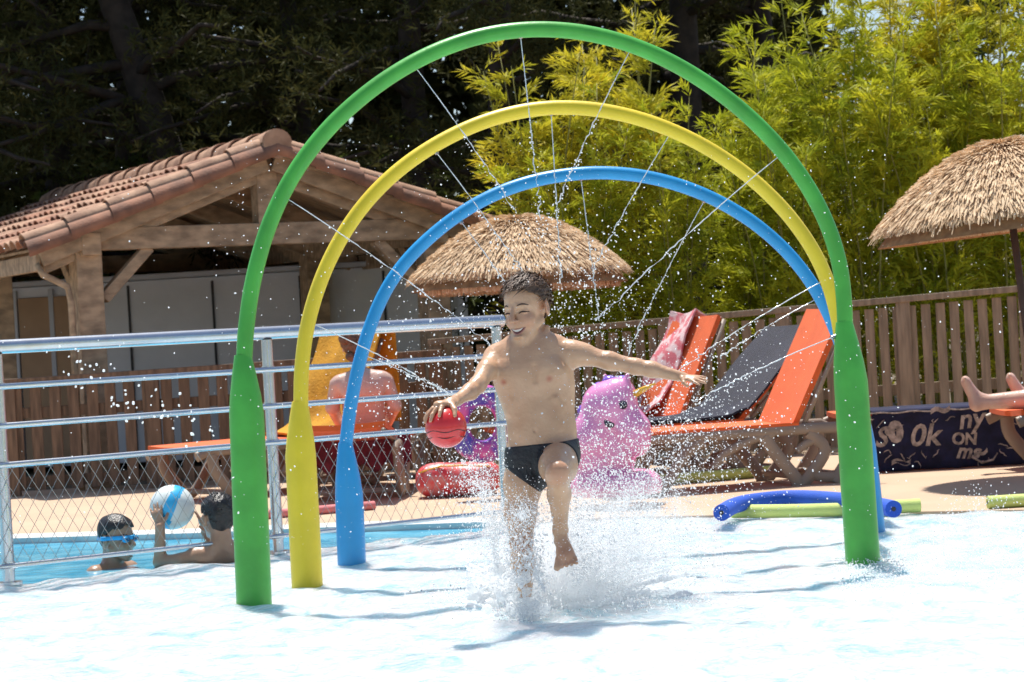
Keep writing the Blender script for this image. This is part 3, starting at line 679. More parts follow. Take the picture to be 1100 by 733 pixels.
# ------------------------------------------------------------------ shed behind the pergola
def shed():
    A = gz(-60, 21.5); Bp = gz(470, 21.0); root = empty('storage_shed', tuple(A), math.atan2((Bp-A)[1], (Bp-A)[0]), label='low grey panelled shed with two tan doors behind the tiled pergola', cat='shed')
    L = np.linalg.norm(Bp-A); zt = 1.66; X = lambda px: (PY(px, 350, 21.4)[0]-A[0])
    MB().box((L/2, 1.2, zt/2), (L, 2.4, zt)).build('wall', WALLG, root, bevel=.01)
    MB().box((L/2, 1.2, zt+.03), (L+.12, 2.55, .05)).build('roof', WALLF, root, bevel=.01)
    for a, b_ in ((22, 56), (61, 90)):
        dr = MB().box(((X(a)+X(b_))/2, -.015, .80), (X(b_)-X(a), .04, 1.52)).build('door', DOORT, root, bevel=.004)
        MB().box((X(b_)-.05, -.05, .78), (.02, .03, .1)).build('handle', DARKM, dr, bevel=.003)
    for px in (18, 58.5, 92): MB().box((X(px), -.02, .82), (.045, .05, 1.62)).build('door_post', WALLF, root, bevel=.004)
    for px in (143, 235, 330, 420): MB().box((X(px), -.004, .82), (.02, .02, 1.6)).build('panel_joint', DARKM, root)
shed()
# ------------------------------------------------------------------ pergola
def pergola():
    Yr = 18.0; pr = PY(290, 150, Yr); root = empty('tiled_pergola', (pr[0], Yr, 0), R(28), label='timber pergola with a terracotta tiled gable roof beside the pool', cat='pergola')
    H = pr[2]-.075; k = .366; W = 1.86; Lr = 5.6; sl_ = math.hypot(1, k)
    zr = lambda x: H-.16-k*abs(x)
    def part(mb, name='beam', m=TIMBER, bevel=.008, **kw): return mb.build(name, m, root, bevel=bevel, **kw)
    # posts
    for x in (-1.47, 1.42):
        for y in (.18, 2.6, 5.0): part(MB().box((x, y, .95), (.20, .20, 1.92)), 'post')
    part(MB().box((0, .18, (1.95+zr(0))/2), (.17, .15, zr(0)-1.85)), 'king_post')
    part(MB().box((-.02, .17, 1.87), (2.74, .13, .17)), 'tie_beam')
    part(MB().box((0, 5.0, 1.87), (2.74, .13, .17)), 'tie_beam')
    for sx in (-1, 1):
        x = -1.47 if sx < 0 else 1.42
        part(MB().box((x, 2.6, 1.83), (.15, 5.2, .17)), 'eave_beam')
        for y in (.16, 1.4, 2.6, 3.8, 5.0):
            part(MB().beam((0.02*sx, y, zr(0)), (sx*(W-.04), y, zr(W-.04)), .09, .14), 'rafter')
        part(MB().beam((0.03*sx, .03, zr(0)+.07), (sx*W, .03, zr(W)+.07), .04, .15), 'bargeboard')
        part(MB().box((sx*(W+.01), Lr/2, zr(W)+.03), (.04, Lr-.1, .13)), 'fascia')
        part(MB().beam((x-sx*.12, .18, 1.42), (x-sx*.50, .18, 1.80), .10, .085), 'brace')
        part(MB().beam((x, .30, 1.42), (x, .68, 1.77), .10, .085), 'brace')
    part(MB().box((0, Lr/2, zr(0)+.03), (.10, Lr-.2, .18)), 'ridge_beam')
    dk = MB()
    for sx in (-1, 1):
        a, b_ = (0, zr(0)+.125), (sx*(W+.02), zr(W+.02)+.125)
        dk.add([(a[0], .0, a[1]), (b_[0], .0, b_[1]), (b_[0], Lr, b_[1]), (a[0], Lr, a[1]), (a[0], .0, a[1]+.02), (b_[0], .0, b_[1]+.02), (b_[0], Lr, b_[1]+.02), (a[0], Lr, a[1]+.02)],
               [(0, 1, 2, 3), (7, 6, 5, 4), (0, 4, 5, 1), (1, 5, 6, 2), (2, 6, 7, 3), (3, 7, 4, 0)])
    part(dk, 'roof_deck', bevel=0)
    # barrel tiles: courses down the slope, columns along the ridge
    def barrel(mb, p0, p1, r0_, r1_, side, upv, mi):
        n = 8; vs = []; 
        for p, r in ((p0, r0_), (p1, r1_)):
            for th_ in (r, r-.014):
                for i in range(n+1):
                    a = math.pi*i/n; vs.append(Vector(p)+Vector(side)*(math.cos(a)*th_)+Vector(upv)*(math.sin(a)*th_*.85))
        m1 = n+1; fs = []
        for i in range(n):
            fs.append((i, i+1, 2*m1+i+1, 2*m1+i)); fs.append((m1+i, 3*m1+i, 3*m1+i+1, m1+i+1)); fs.append((2*m1+i, 2*m1+i+1, 3*m1+i+1, 3*m1+i)); fs.append((i, m1+i, m1+i+1, i+1))
        mb.add(vs, fs, mi)
    tl = MB()
    for sx in (-1, 1):
        dn = Vector((sx, 0, -k))/sl_; upv = Vector((sx*k, 0, 1))/sl_; Ls = (W+.10)*sl_; nc = 6; cl = Ls/nc
        col = 0; y = .07
        while y < Lr:
            for c in range(nc):
                j = rng.normal(0, .006); s0 = c*cl-.03; s1 = (c+1)*cl+.03
                base_ = Vector((0, y+rng.normal(0, .004), zr(0)+.165))
                barrel(tl, base_+dn*s0+upv*(.000), base_+dn*s1+upv*(.022+j), .068, .082, (0, 1, 0), upv, int(rng.random() < .35))
            y += .155
        # verge: double row along the gable edge
        for yy, zz, mi_ in ((-.03, .035, 1), (-.10, -.02, 0)):
            for c in range(nc):
                s0 = c*cl-.03; s1 = (c+1)*cl+.03; base_ = Vector((0, yy, zr(0)+.165+zz)); ang = Vector((0, -.5 if yy < -.05 else 0, 1)).normalized()
                barrel(tl, base_+dn*s0+upv*0, base_+dn*s1+upv*.02, .075, .088, Vector((0, 1, 0)) if yy > -.05 else Vector((0, .8, .6)), (upv if yy > -.05 else (upv*.7+Vector((0, -.7, 0)))), mi_)
    tl.build('roof_tiles', [TILE, TILE2], root, smooth=True, auto=50)
    rd = MB(); y = -.14
    while y < Lr: barrel(rd, (0, y, zr(0)+.20), (0, y+.40, zr(0)+.185), .125, .11, (1, 0, 0), (0, 0, 1), 0); y += .37
    rd.tube([(0, -.15, zr(0)+.19), (0, -.115, zr(0)+.19)], .115, 20)
    rd.build('ridge_tiles', [TILE2, TILE], root, smooth=True, auto=50)
    g = MB(); g.tube([(-W-.02, .06, zr(W)+.02), (-W+.02, .05, zr(W)-.06), (-1.66, .04, 1.52), (-1.64, .04, 1.40), (-1.64, .04, 0)], .026, 10); g.build('drain_pipe', TIMBER, root, smooth=True)
pergola()
# ------------------------------------------------------------------ thatched parasols
def parasol(c, rz_, rad, rim, top, label, tilt=(0, 0), fringe=True, seed=1, dense=1.0, group='thatched straw parasols'):
    r = np.random.default_rng(seed)
    root = empty('thatched_parasol', (c[0], c[1], 0), 0, label=label, cat='parasol', group=group)
    root.rotation_euler = (tilt[0], tilt[1], 0)
    prof = lambda t: rim+(top-rim)*(1-t**1.9)   # height at radius fraction t
    MB().tube([(0, 0, 0), (0, 0, top-.02)], .021, 12).build('pole', POLE, root, smooth=True)
    cn = MB(); n = 36; rings = 10; vs = []; fs = []
    for i in range(rings+1):
        t = i/rings
        for j in range(n): a = 2*math.pi*j/n; vs.append((rad*.96*t*math.cos(a), rad*.96*t*math.sin(a), prof(t)-.035))
    for i in range(rings):
        for j in range(n): fs.append((i*n+j, (i+1)*n+j, (i+1)*n+(j+1) % n, i*n+(j+1) % n))
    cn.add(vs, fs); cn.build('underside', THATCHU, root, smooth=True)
    V = []; F = []
    layers = 10
    for L in range(layers):
        t0 = .0+L/layers*.90; t1 = t0+.16
        N = int(dense*(420+1700*(t0+.14)))
        for k in range(N):
            a = r.uniform(0, 2*math.pi); ts = t0+r.uniform(-.02, .05); te = min(t1+r.normal(0, .022), 1.06); da = r.normal(0, .035)
            wd = r.uniform(.0025, .0052)*(.7+t0); lift = .006+.026*r.random()
            pts_ = []
            for q_, tt in enumerate((ts, (ts+te)/2, te)):
                aa = a+da*q_/2; z = prof(min(tt, 1))-(max(0, tt-1)*1.4*rad)+lift*(.6+.6*q_)-.01*r.random()
                pts_.append((rad*tt*math.cos(aa), rad*tt*math.sin(aa), z))
            sx, sy = -math.sin(a)*wd, math.cos(a)*wd; b0 = len(V)
            for q_, p in enumerate(pts_): w_ = (1, 1, .35)[q_]; V += [(p[0]-sx*w_, p[1]-sy*w_, p[2]), (p[0]+sx*w_, p[1]+sy*w_, p[2]+.003*r.normal())]
            F += [(b0, b0+1, b0+3, b0+2), (b0+2, b0+3, b0+5, b0+4)]
    # top knot
    for k in range(160):
        a = r.uniform(0, 6.28); b0 = len(V); rr = r.uniform(.005, .05); h = r.uniform(.01, .05); s_ = .006
        V += [(rr*math.cos(a), rr*math.sin(a), top-.02), (rr*math.cos(a)+s_, rr*math.sin(a)+s_, top-.02), (rr*2.2*math.cos(a)+s_, rr*2.2*math.sin(a), top+h*.6), (rr*2.2*math.cos(a), rr*2.2*math.sin(a), top+h*.6)]; F.append((b0, b0+1, b0+2, b0+3))
    obj_np('thatch', V, F, THATCH, root)
    # hanging fringe ring under the rim
    V = []; F = []
    for k in range(int((1500 if fringe else 1000)*dense)):
        a = r.uniform(0, 6.283); rr = rad*r.uniform(.84, .90); wd = r.uniform(.003, .006); h = rad*r.uniform(.135, .155)*(1 if fringe else .62); sx, sy = -math.sin(a)*wd, math.cos(a)*wd; b0 = len(V); x, y = rr*math.cos(a), rr*math.sin(a)
        V += [(x-sx, y-sy, rim+.06), (x+sx, y+sy, rim+.06), (x+sx, y+sy, rim-h+.05), (x-sx, y-sy, rim-h+.05)]; F.append((b0, b0+1, b0+2, b0+3))
    obj_np('fringe', V, F, THATCH, root)
    rb = MB()
    for k in range(8):
        a = 2*math.pi*k/8+.2; rb.tube([(.02*math.cos(a), .02*math.sin(a), top-.10), (rad*.9*math.cos(a), rad*.9*math.sin(a), rim+.0)], .008, 6)
    rb.build('ribs', POLE, root, smooth=True)
    return root
Yu = 16.2; ca = PY(558, 303, Yu); tp = PY(598, 234, Yu)
parasol((ca[0], Yu), 0, .79, ca[2]+.0, tp[2], 'thatched parasol behind the boy\'s head, in front of the dark trees', seed=5)
Yu = 13.2; ca = PY(1092, 243, Yu); tp = PY(1092, 154, Yu); bs = PY(1124, 515, Yu)
pr_ = parasol((bs[0], Yu), 0, .80, ca[2]+.012, tp[2], 'leaning thatched parasol cut off by the right edge, in front of the bamboo', tilt=(0, R(-4.4)), fringe=False, seed=9, dense=1.3)
# ------------------------------------------------------------------ loungers
def lounger_proto(label, back=R(62), sling=ORANGE, name='sun_lounger'):
    root = empty(name, (0, 0, 0), label=label, cat='sun lounger', group='plastic sun loungers on the deck')
    Wd = .27; zs = .33
    for sy in (-1, 1):
        y = sy*(Wd+.02); fr = MB()
        fr.tube([(-.98, y, zs-.03), (-.9, y, zs), (.30, y, zs), (.62, y, zs-.005), (.66, y, zs-.03)], [(.022, .034)]*5, 10, flat=(0, 1, 0)); fr.build('side_rail', TAUPE, root, smooth=True, auto=50)
        for pth, rr in (([(-.86, y, zs-.02), (-.84, y, .20), (-.72, y, .05), (-.70, y, .0)], (.02, .034)), ([(-.36, y, zs-.03), (-.46, y, .24), (-.60, y, .06), (-.68, y, .012)], (.018, .028)),
                        ([(.02, y, zs-.03), (.10, y, .18), (.20, y, .05), (.22, y, .0)], (.02, .032)), ([(-.30, y, .14), (-.22, y, .22), (-.05, y, .29), (.08, y, zs-.02)], (.016, .022)),
                        ([(.30, y, zs-.02), (.40, y, .20), (.30, y, .06), (.24, y, .0)], (.018, .03)), ([(.60, y, zs-.02), (.58, y, .18), (.48, y, .04), (.46, y, .0)], (.02, .034)), ([(.30, y, .06), (.38, y, .04), (.48, y, .035)], (.016, .025)), ([(.22, y, .20), (.28, y, .24), (.34, y, .26)], (.014, .02))):
            MB().tube(cat(pth, 4), [(rr[0]*1.15, rr[1]*1.25)]*(len(cat(pth, 4))), 10, flat=(0, 1, 0)).build('leg', TAUPE, root, smooth=True, auto=50)
    for xx in (-.70, .23, .47): MB().box((xx, 0, .05), (.05, 2*Wd, .033)).build('cross_bar', TAUPE, root, bevel=.008)
    # seat sling, slightly sagging, wrapped over the rails
    def cloth(path, w2, th_, nme, m_, par=root, wr=.0):
        vs = []; fs = []; ny = 9; n = len(path)
        for s_ in (1, 0):
            for i, (x, z) in enumerate(path):
                x0, z0 = path[max(i-1, 0)]; x1, z1 = path[min(i+1, n-1)]; dx, dz = x1-x0, z1-z0; L = math.hypot(dx, dz); nx, nz = -dz/L, dx/L
                for j in range(ny):
                    yv = -w2+2*w2*j/(ny-1); sag = -.012*(1-(yv/w2)**2)+wr*math.sin(9*yv+i*.9)*.5; vs.append((x+nx*(th_*s_+sag), yv, z+nz*(th_*s_+sag)))
        o2 = n*ny
        for i in range(n-1):
            for j in range(ny-1):
                a_ = i*ny+j; fs.append((a_, a_+ny, a_+ny+1, a_+1)); fs.append((a_+o2, a_+o2+1, a_+o2+ny+1, a_+o2+ny))
        for i in range(n-1):
            for j, fl in ((0, 0), (ny-1, 1)): a_ = i*ny+j; fs.append((a_, a_+o2, a_+o2+ny, a_+ny) if not fl else (a_, a_+ny, a_+o2+ny, a_+o2))
        for j in range(ny-1):
            for i, fl in ((0, 0), (n-1, 1)): a_ = i*ny+j; fs.append((a_, a_+1, a_+o2+1, a_+o2) if not fl else (a_, a_+o2, a_+o2+1, a_+1))
        return MB().add(vs, fs).build(nme, m_, par, smooth=True, auto=50)
    seat = cloth([(-.96+.08*i, zs+.012) for i in range(16)], Wd+.035, .03, 'seat', sling)
    bl = .76; bp = [(.24+math.cos(back)*bl*i/9, zs+.018+math.sin(back)*bl*i/9) for i in range(10)]
    bk = cloth(bp, Wd+.01, .035, 'backrest', sling)
    for sy in (-1, 1): MB().tube([(bp[0][0]+.03, sy*(Wd+.0), bp[0][1]-.02), (bp[-1][0]+.025, sy*(Wd+.0), bp[-1][1]-.02)], .016, 8).build('back_frame', TAUPE, bk, smooth=True)
    root['_cloth'] = 0; del root['_cloth']
    return root, cloth, bp, zs, Wd
def place(root, px, Y, rz): p = PY(px, 450, Y); root.location = (p[0], Y, .006); root.rotation_euler = (0, 0, rz)
A_, cloth, bp, zs, Wd = lounger_proto('empty orange sun lounger with raised back, nearest the green arch leg')
# local x axis points to the head end; feet point to picture left
def topcloth(root, path, w2, th_, name, m_, label, catg, wr=.01, y0=0.0):
    """towel: own top-level thing lying on a lounger; same local frame"""
    o = cloth(path, w2, th_, name, m_, None, wr); o.matrix_world = Matrix.Translation(root.location) @ Matrix.Rotation(root.rotation_euler[2], 4, 'Z') @ Matrix.Translation((0, y0, 0)); tag(o, label, catg); return o
place(A_, 797, 13.9, R(15))
C_ = copy_tree(A_); place(C_, 677, 15.7, R(28)); C_['label'] = 'orange sun lounger with a pink towel over its raised back, left of the navy-covered one'
D_ = copy_tree(A_); place(D_, 312, 15.9, R(42)); D_['label'] = 'sun lounger under the ochre towel, by the brown fence behind the left pillars'
G_ = copy_tree(A_); place(G_, 1247, 14.0, R(6)); G_['label'] = 'orange sun lounger at the right edge with a person lying on it'
B_, _c, bpB, _a, _b = lounger_proto('sun lounger covered by a dark navy towel, just behind the empty orange one', back=R(43)); place(B_, 738, 14.8, R(24))
E_, _c, _d, _a, _b = lounger_proto('orange sun lounger turned away, with a woman sitting on it', back=R(9)); place(E_, 388, 15.1, R(-94))
F_, _c, _d, _a, _b = lounger_proto('flat sun lounger draped with a navy printed towel, right of the green arch leg', back=R(1)); place(F_, 1060, 14.8, R(8))
bp2 = [(bp[i][0]-.03, bp[i][1]+.025) for i in range(10)]
bpB = [(x-.03, z+.025) for x, z in bpB]
topcloth(B_, [(-.9+.09*i, zs+.055) for i in range(12)]+[(.15, zs+.06), (.20, zs+.085)]+bpB[1:]+[(bpB[-1][0]+.03, bpB[-1][1]+.04), (bpB[-1][0]+.09, bpB[-1][1]-.02)], Wd+.06, .014, 'towel', NAVY, 'dark navy towel spread over the second lounger\'s seat and back', 'towel')
topcloth(C_, [(-.35, zs+.05), (-.1, zs+.055), (.12, zs+.06), (.19, zs+.09)]+bp2[1:9]+[(bp2[9][0], bp2[9][1]+.03), (bp2[9][0]+.08, bp2[9][1]-.01)], Wd*.62, .014, 'towel', PINKT, 'pink patterned towel draped down the back of an orange lounger', 'towel', wr=.045, y0=.15)
topcloth(D_, [(-.0, zs+.05), (.12, zs+.06), (.19, zs+.09)]+bp2[1:]+[(bp2[-1][0]+.03, bp2[-1][1]+.04), (bp2[-1][0]+.10, bp2[-1][1]-.02), (bp2[-1][0]+.12, bp2[-1][1]-.35), (bp2[-1][0]+.13, bp2[-1][1]-.62)], Wd+.07, .014, 'towel', OCHRE, 'ochre yellow towel hung over a lounger back behind the yellow pillar', 'towel', wr=.025)
# printed towel hanging over the side of lounger F
def print_towel():
    p0 = PY(936, 447, 14.38); p1 = PY(1125, 441, 14.30); root_o = np.array([p0[0], p0[1], 0]); n = 60; nz = 14; V = []; zt = .385; L = p1[0]-p0[0]
    def fold(x, t): return .020*math.sin(x*17)*t+.012*math.sin(x*37+1)*t
    for i in range(n+1):
        x = L*i/n
        V.append((x, .50, zt+.0)); V.append((x, .2, zt-.012)); V.append((x, .02, zt+.002))
        for j in range(nz+1): t = j/nz; V.append((x, -.012-fold(x, t), zt-.008-(zt-.02)*t*(1 if True else 1)))
    m = nz+4; Fq = [(i*m+j, i*m+j+1, (i+1)*m+j+1, (i+1)*m+j) for i in range(n) for j in range(m-1)]
    o = MB().add(V, Fq).build('printed_towel', NAVYT, None, loc=tuple(root_o), smooth=True); md = o.modifiers.new('s', 'SOLIDIFY'); md.thickness = .006; md.offset = 1
    tag(o, 'navy towel printed with cream lettering, hanging over a lounger side', 'towel')
    def word(txt, x, z, size, shear=.3, rot=0, off=.004):
        cu = bpy.data.curves.new('w', 'FONT'); cu.body = txt; cu.size = size; cu.shear = shear; cu.offset = off; cu.resolution_u = 3
        t = bpy.data.objects.new('w', cu); sc.collection.objects.link(t); bpy.context.view_layer.update()
        me = bpy.data.meshes.new_from_object(t.evaluated_get(bpy.context.evaluated_depsgraph_get())); bpy.data.objects.remove(t)
        vv = []; c, s = math.cos(rot), math.sin(rot)
        for v in me.vertices:
            a, b_ = v.co.x*c-v.co.y*s, v.co.x*s+v.co.y*c; X_ = x+a; Z_ = z+b_; tt = max(0, (zt-Z_)/zt); vv.append((X_, -.012-fold(X_, tt)-.010, Z_))
        me2 = MB().add(vv, [tuple(pp_.vertices) for pp_ in me.polygons]); me2.build('lettering', CREAM, o)
    word('S', .005, .17, .17); word('0', .10, .20, .16, 0, 0, .014); word('0k', .22, .16, .19, .25); word('ny', .53, .25, .17, .25, R(4)); word('ON', .48, .16, .10, .05, R(-4)); word('ms', .50, .075, .13, .3, R(-6)); word('~', .62, .03, .16, .2, R(20))
    word('o', .085, .23, .10, 0, .3, .008); word('~', .36, .32, .2, .1, 0, .006); word('~', .10, .02, .2, 0, R(-8), .006)
    rr_ = np.random.default_rng(4); st_ = MB()
    for k in range(64):
        x0 = rr_.uniform(.02, L-.05); z0 = rr_.uniform(.02, zt-.02); a0 = rr_.uniform(0, 6.28); q_ = []
        if (.48 < x0 < .80 and .05 < z0 < .34) or (.18 < x0 < .42 and .12 < z0 < .3): continue
        for j in range(6): a0 += rr_.normal(0, .7); x0 += .014*math.cos(a0); z0 = min(max(z0+.014*math.sin(a0), .01), zt-.01); tt = (zt-z0)/zt; q_.append((x0, -.012-fold(x0, tt)-.009, z0))
        st_.tube(q_, [.0015, .004, .0035, .004, .003, .001], 5, flat=(0, 1, 0))
    st_.tube([(x_, -.018-fold(x_, .02), zt-.012+.004*math.sin(31*x_)) for x_ in np.linspace(0, L, 60)], .005, 5)
    st_.build('print_strokes', CREAM, o)
    sw = MB(); sw.tube([(.60, -.035, .075), (.66, -.035, .035), (.73, -.035, .05), (.76, -.035, .09)], [.005, .008, .007, .004], 6, flat=(0, 1, 0)); sw.build('lettering', CREAM, o)
print_towel()
# ------------------------------------------------------------------ woman sitting with her back to the viewer
def woman():
    Yw = 14.95; Q = lambda x, y, dy=0: PY(x, y, Yw+dy)
    F = Field(Q(335, 520)+[0, -.25, -.05], Q(450, 340)+[0, .75, .03], .0055)
    F.chain([Q(392, 462, .12), Q(391, 440, .10), Q(389, 420, .06)], [.135, .125, .14], .04, flat=(0, 1, 0), ff=.62)
    F.cone(Q(366, 412, .05), Q(410, 408, .05), .058, .058, .05); F.cone(Q(389, 408, .06), Q(382, 386, .10), .05, .042, .03)
    F.ell(Q(377, 421, .0), (.06, .03, .06), None, .04); F.ell(Q(402, 419, .0), (.06, .03, .06), None, .04)
    F.chain([Q(362, 414, .05), Q(357, 438, .08), Q(365, 455, .25)], [.05, .042, .033], .02); F.chain([Q(415, 410, .05), Q(424, 436, .08), Q(416, 455, .25)], [.05, .042, .033], .02)
    for x in (378, 402): F.chain([Q(x, 466, .12), Q(x+4, 468, .5), Q(x+4, 478, .7)], [.085, .06, .05], .03)
    O = Q(381, 373, .10); f = nrm([.35, .9, -.15]); u = nrm(np.array([0, 0, 1])-f*f[2]); l = nrm(np.cross(u, f)); head(F, O, f, u, l, .95)
    V, Fc = F.mesh(); org = np.array([Q(390, 450)[0], Yw, .35]); bd = obj_np('person', V-org, Fc, SKINP, None, loc=tuple(org), smooth=True)
    tag(bd, 'bare-backed woman with auburn hair in a bun sitting on a lounger, back turned', 'person')
    hair(O, f, u, l, .95, HAIRR, bd, org, front=.05, thick=.012, back=-.075, tufts=150)
    Fh = Field(O-[.12, .16, .1], O+[.12, .1, .16], .0045); Fh.ell(O-f*.10+u*.045+l*.02, (.045, .042, .045), None, .01)
    Fh.cone(O-f*.07-u*.07, O-f*.06-u*.10+[.02, 0, 0], .03, .018, .02)
    V, Fc = Fh.mesh(); obj_np('hair_bun', V-org, Fc, HAIRR, bd, smooth=True)
    # dark red cloth under her
    mb = MB(); L = []
    V = []; n = 30
    for i in range(n+1):
        x = -.32+.64*i/n
        for j in range(8): t = j/7; V.append((x, -.02-.02*math.sin(i*1.3)*t, -.0-.22*t+.03*math.sin(i*.9)*t))
    a = Q(386, 466, -.24); MB().add(V, [(i*8+j, i*8+j+1, (i+1)*8+j+1, (i+1)*8+j) for i in range(n) for j in range(7)]).build('beach_cloth', REDCLOTH, None, loc=(a[0], a[1], a[2]), smooth=True)
    o = bpy.data.objects[[k.name for k in bpy.data.objects if k.name.startswith('beach_cloth')][-1]]; tag(o, 'dark red cloth hanging behind the lounger the woman sits on', 'cloth'); md = o.modifiers.new('s', 'SOLIDIFY'); md.thickness = .008
woman()
# the sitting woman's lounger shows its back to us: a wide orange band
# ------------------------------------------------------------------ person lying at the right edge
def lying():
    Yp = 14.0; Q = lambda x, y, dy=0: PY(x, y, Yp+dy)
    F = Field(Q(1028, 455)+[0, -.35, 0], Q(1390, 385)+[0, .45, .35], .0055)
    for h, (ax_, ay), dy, kx in ((0, (1056, 436), -.12, 0), (1, (1104, 432), .12, 3)):
        ank = Q(ax_, ay-4, dy); kn_ = Q(ax_+88, ay-9, dy); hip = Q(1225, 420, dy*.8)
        F.chain([hip, kn_, kn_*.6+ank*.4, ank], [.09, .062, .062, .042], .03)
        heel = ank+[-.045, 0, -.012]; F.cone(ank, heel, .042, .036, .02); tt = heel+[-.05, 0, .135]
        F.cone(heel, tt, .038, .038, .03, flat=(1, 0, 0.2), ff=.7); F.cone(ank, tt, .03, .02, .03)
        for i in range(5): F.cone(tt+np.array([-.002, (i-2)*.016, .0]), tt+np.array([-.012, (i-2)*.018, .028-.003*abs(i-1)]), .011, .0095, .005)
    F.chain([Q(1225, 420), Q(1262, 417), Q(1305, 385)], [.13, .12, .15], .04, flat=(0, 0, 1), ff=.7)
    F.chain([Q(1305, 385, -.16), Q(1270, 405, -.22), Q(1235, 418, -.2)], [.05, .04, .03], .02); F.chain([Q(1305, 385, .16), Q(1270, 405, .22), Q(1235, 418, .2)], [.05, .04, .03], .02)
    O = Q(1345, 345); F.cone(Q(1310, 375), O, .06, .05, .03); f = nrm([-.8, 0, .6]); u = nrm([.6, 0, .8]); l = np.array([0, 1., 0]); head(F, O, f, u, l, .98)
    V, Fc = F.mesh(); org = np.array([Q(1220, 430)[0], Yp, .36]); bd = obj_np('person', V-org, Fc, SKINP, None, loc=tuple(org), smooth=True)
    tag(bd, 'sunbather lying on the right-edge lounger, bare feet and shins in view', 'person'); hair(O, f, u, l, .98, HAIRD, bd, org, tufts=0)
lying()
# ------------------------------------------------------------------ pool toys
def noodle(px, r, m, label, z=None):
    P = [G(x, y, (z or 0)+r+.006) for x, y in px]; org = P[0].copy(); org[2] = 0; pts_ = [p-org for p in cat(P, 8)]
    root = empty('pool_noodle', tuple(org), label=label, cat='pool noodle', group='foam pool noodles on the deck')
    MB().tube(pts_, r, 20).build('foam_tube', m, root, smooth=True, auto=50)
    for p, q in ((pts_[0], pts_[1]), (pts_[-1], pts_[-2])):
        dr = nrm(p-q); MB().tube([p, p+dr*.0015], r*.28, 12).build('end_hole', DARKM, root)
noodle([(787, 549.5), (850, 549), (920, 547), (988, 543)], .034, LIME, 'straight lime foam noodle lying under the curved blue noodle')
noodle([(775, 551), (790, 543), (815, 538), (855, 535), (905, 538), (940, 543), (960, 547)], .040, BLUEF, 'curved blue foam noodle at the splash pad edge behind the green arch leg', z=.035)
noodle([(1061, 540), (1110, 537), (1180, 534)], .032, LIME, 'lime foam noodle at the right edge of the photo')
noodle([(700, 516), (770, 511), (838, 505)], .034, LIME, 'pale yellow foam noodle lying beneath the orange lounger')
noodle([(286, 553), (345, 548), (402, 543)], .026, PINKF, 'pink foam noodle lying behind the yellow and blue pillars')
def unicorn():
    Yq = 12.9; Q = lambda x, y, dy=0: PY(x, y, Yq+dy); F = Field(Q(600, 535)+[0, -.3, 0], Q(725, 395)+[0, .3, .05], .005)
    c = Q(662, 523); 
    for k in range(28):
        t0, t1 = 2*math.pi*k/28, 2*math.pi*(k+1)/28; F.cone(c+[.17*math.cos(t0), .17*math.sin(t0), 0], c+[.17*math.cos(t1), .17*math.sin(t1), 0], .085, .085, .01)
    F.chain([Q(642, 512, -.05), Q(636, 468, -.08), Q(650, 435, -.08), Q(664, 425, -.10)], [.11, .105, .115, .10], .05)
    F.chain([Q(662, 440, -.10), Q(680, 462, -.13), Q(684, 476, -.14)], [.115, .09, .075], .05)
    F.cone(Q(650, 470, -.06), Q(664, 492, -.06), .10, .10, .04); F.ell(Q(661, 478, -.08), (.10, .07, .11), None, .04)
    F.cone(Q(652, 416, -.02), Q(650, 404, -.02), .03, .012, .02); F.cone(Q(672, 416, -.14), Q(674, 403, -.14), .03, .012, .02)
    V, Fc = F.mesh(); org = np.array([c[0], Yq, 0]); o = obj_np('unicorn_float', V-org, Fc, PINKV, None, loc=tuple(org), smooth=True); tag(o, 'pink inflatable unicorn pool float standing on the deck beside the running boy', 'pool float')
    MB().tube([Q(681, 424, -.15)-org, Q(692, 418, -.17)-org, Q(704, 412, -.19)-org], [.022, .016, .004], 12).build('horn', YELV, o, smooth=True)
    Fm = Field(Q(600, 480)+[0, -.3, 0], Q(700, 395)+[0, .2, .05], .005)
    for i, (x, y) in enumerate(((668, 410), (655, 410), (644, 417), (634, 428), (628, 441), (624, 455))): Fm.ell(Q(x, y, -.06), (.042, .04, .035), None, .01)
    V, Fc = Fm.mesh(); obj_np('mane', V-org, Fc, PURPV, o, smooth=True)
    e = F.proj(Q(672, 437, -.5), (0, 1, 0), 0)-org; MB().tube([e+[0, -.004, 0], e+[0, .004, 0]], [(.024, .024), (.022, .022)], 20).build('eye', EYEV, o, smooth=True)
    e = F.proj(Q(657, 457, -.5), (0, 1, 0), 0)-org; MB().tube([e+[0, -.004, 0], e+[0, .004, 0]], [(.024, .032), (.024, .032)], 16).build('nostril', EYEV, o, smooth=True)
unicorn()
def ring_float():
    Yq = 14.0; c = PY(518, 455, Yq); root = empty('ring_float', (c[0], Yq, .0), R(12), label='purple and pink swirl inflatable ring standing behind the boy\'s arm', cat='pool float'); P = []
    n = 40; MB().tube([(.15*math.cos(t), 0, c[2]+.17*math.sin(t)) for t in np.linspace(0, 2*math.pi, n+1)], .068, 18, cap=False).build('ring', MULTI, root, smooth=True)
ring_float()
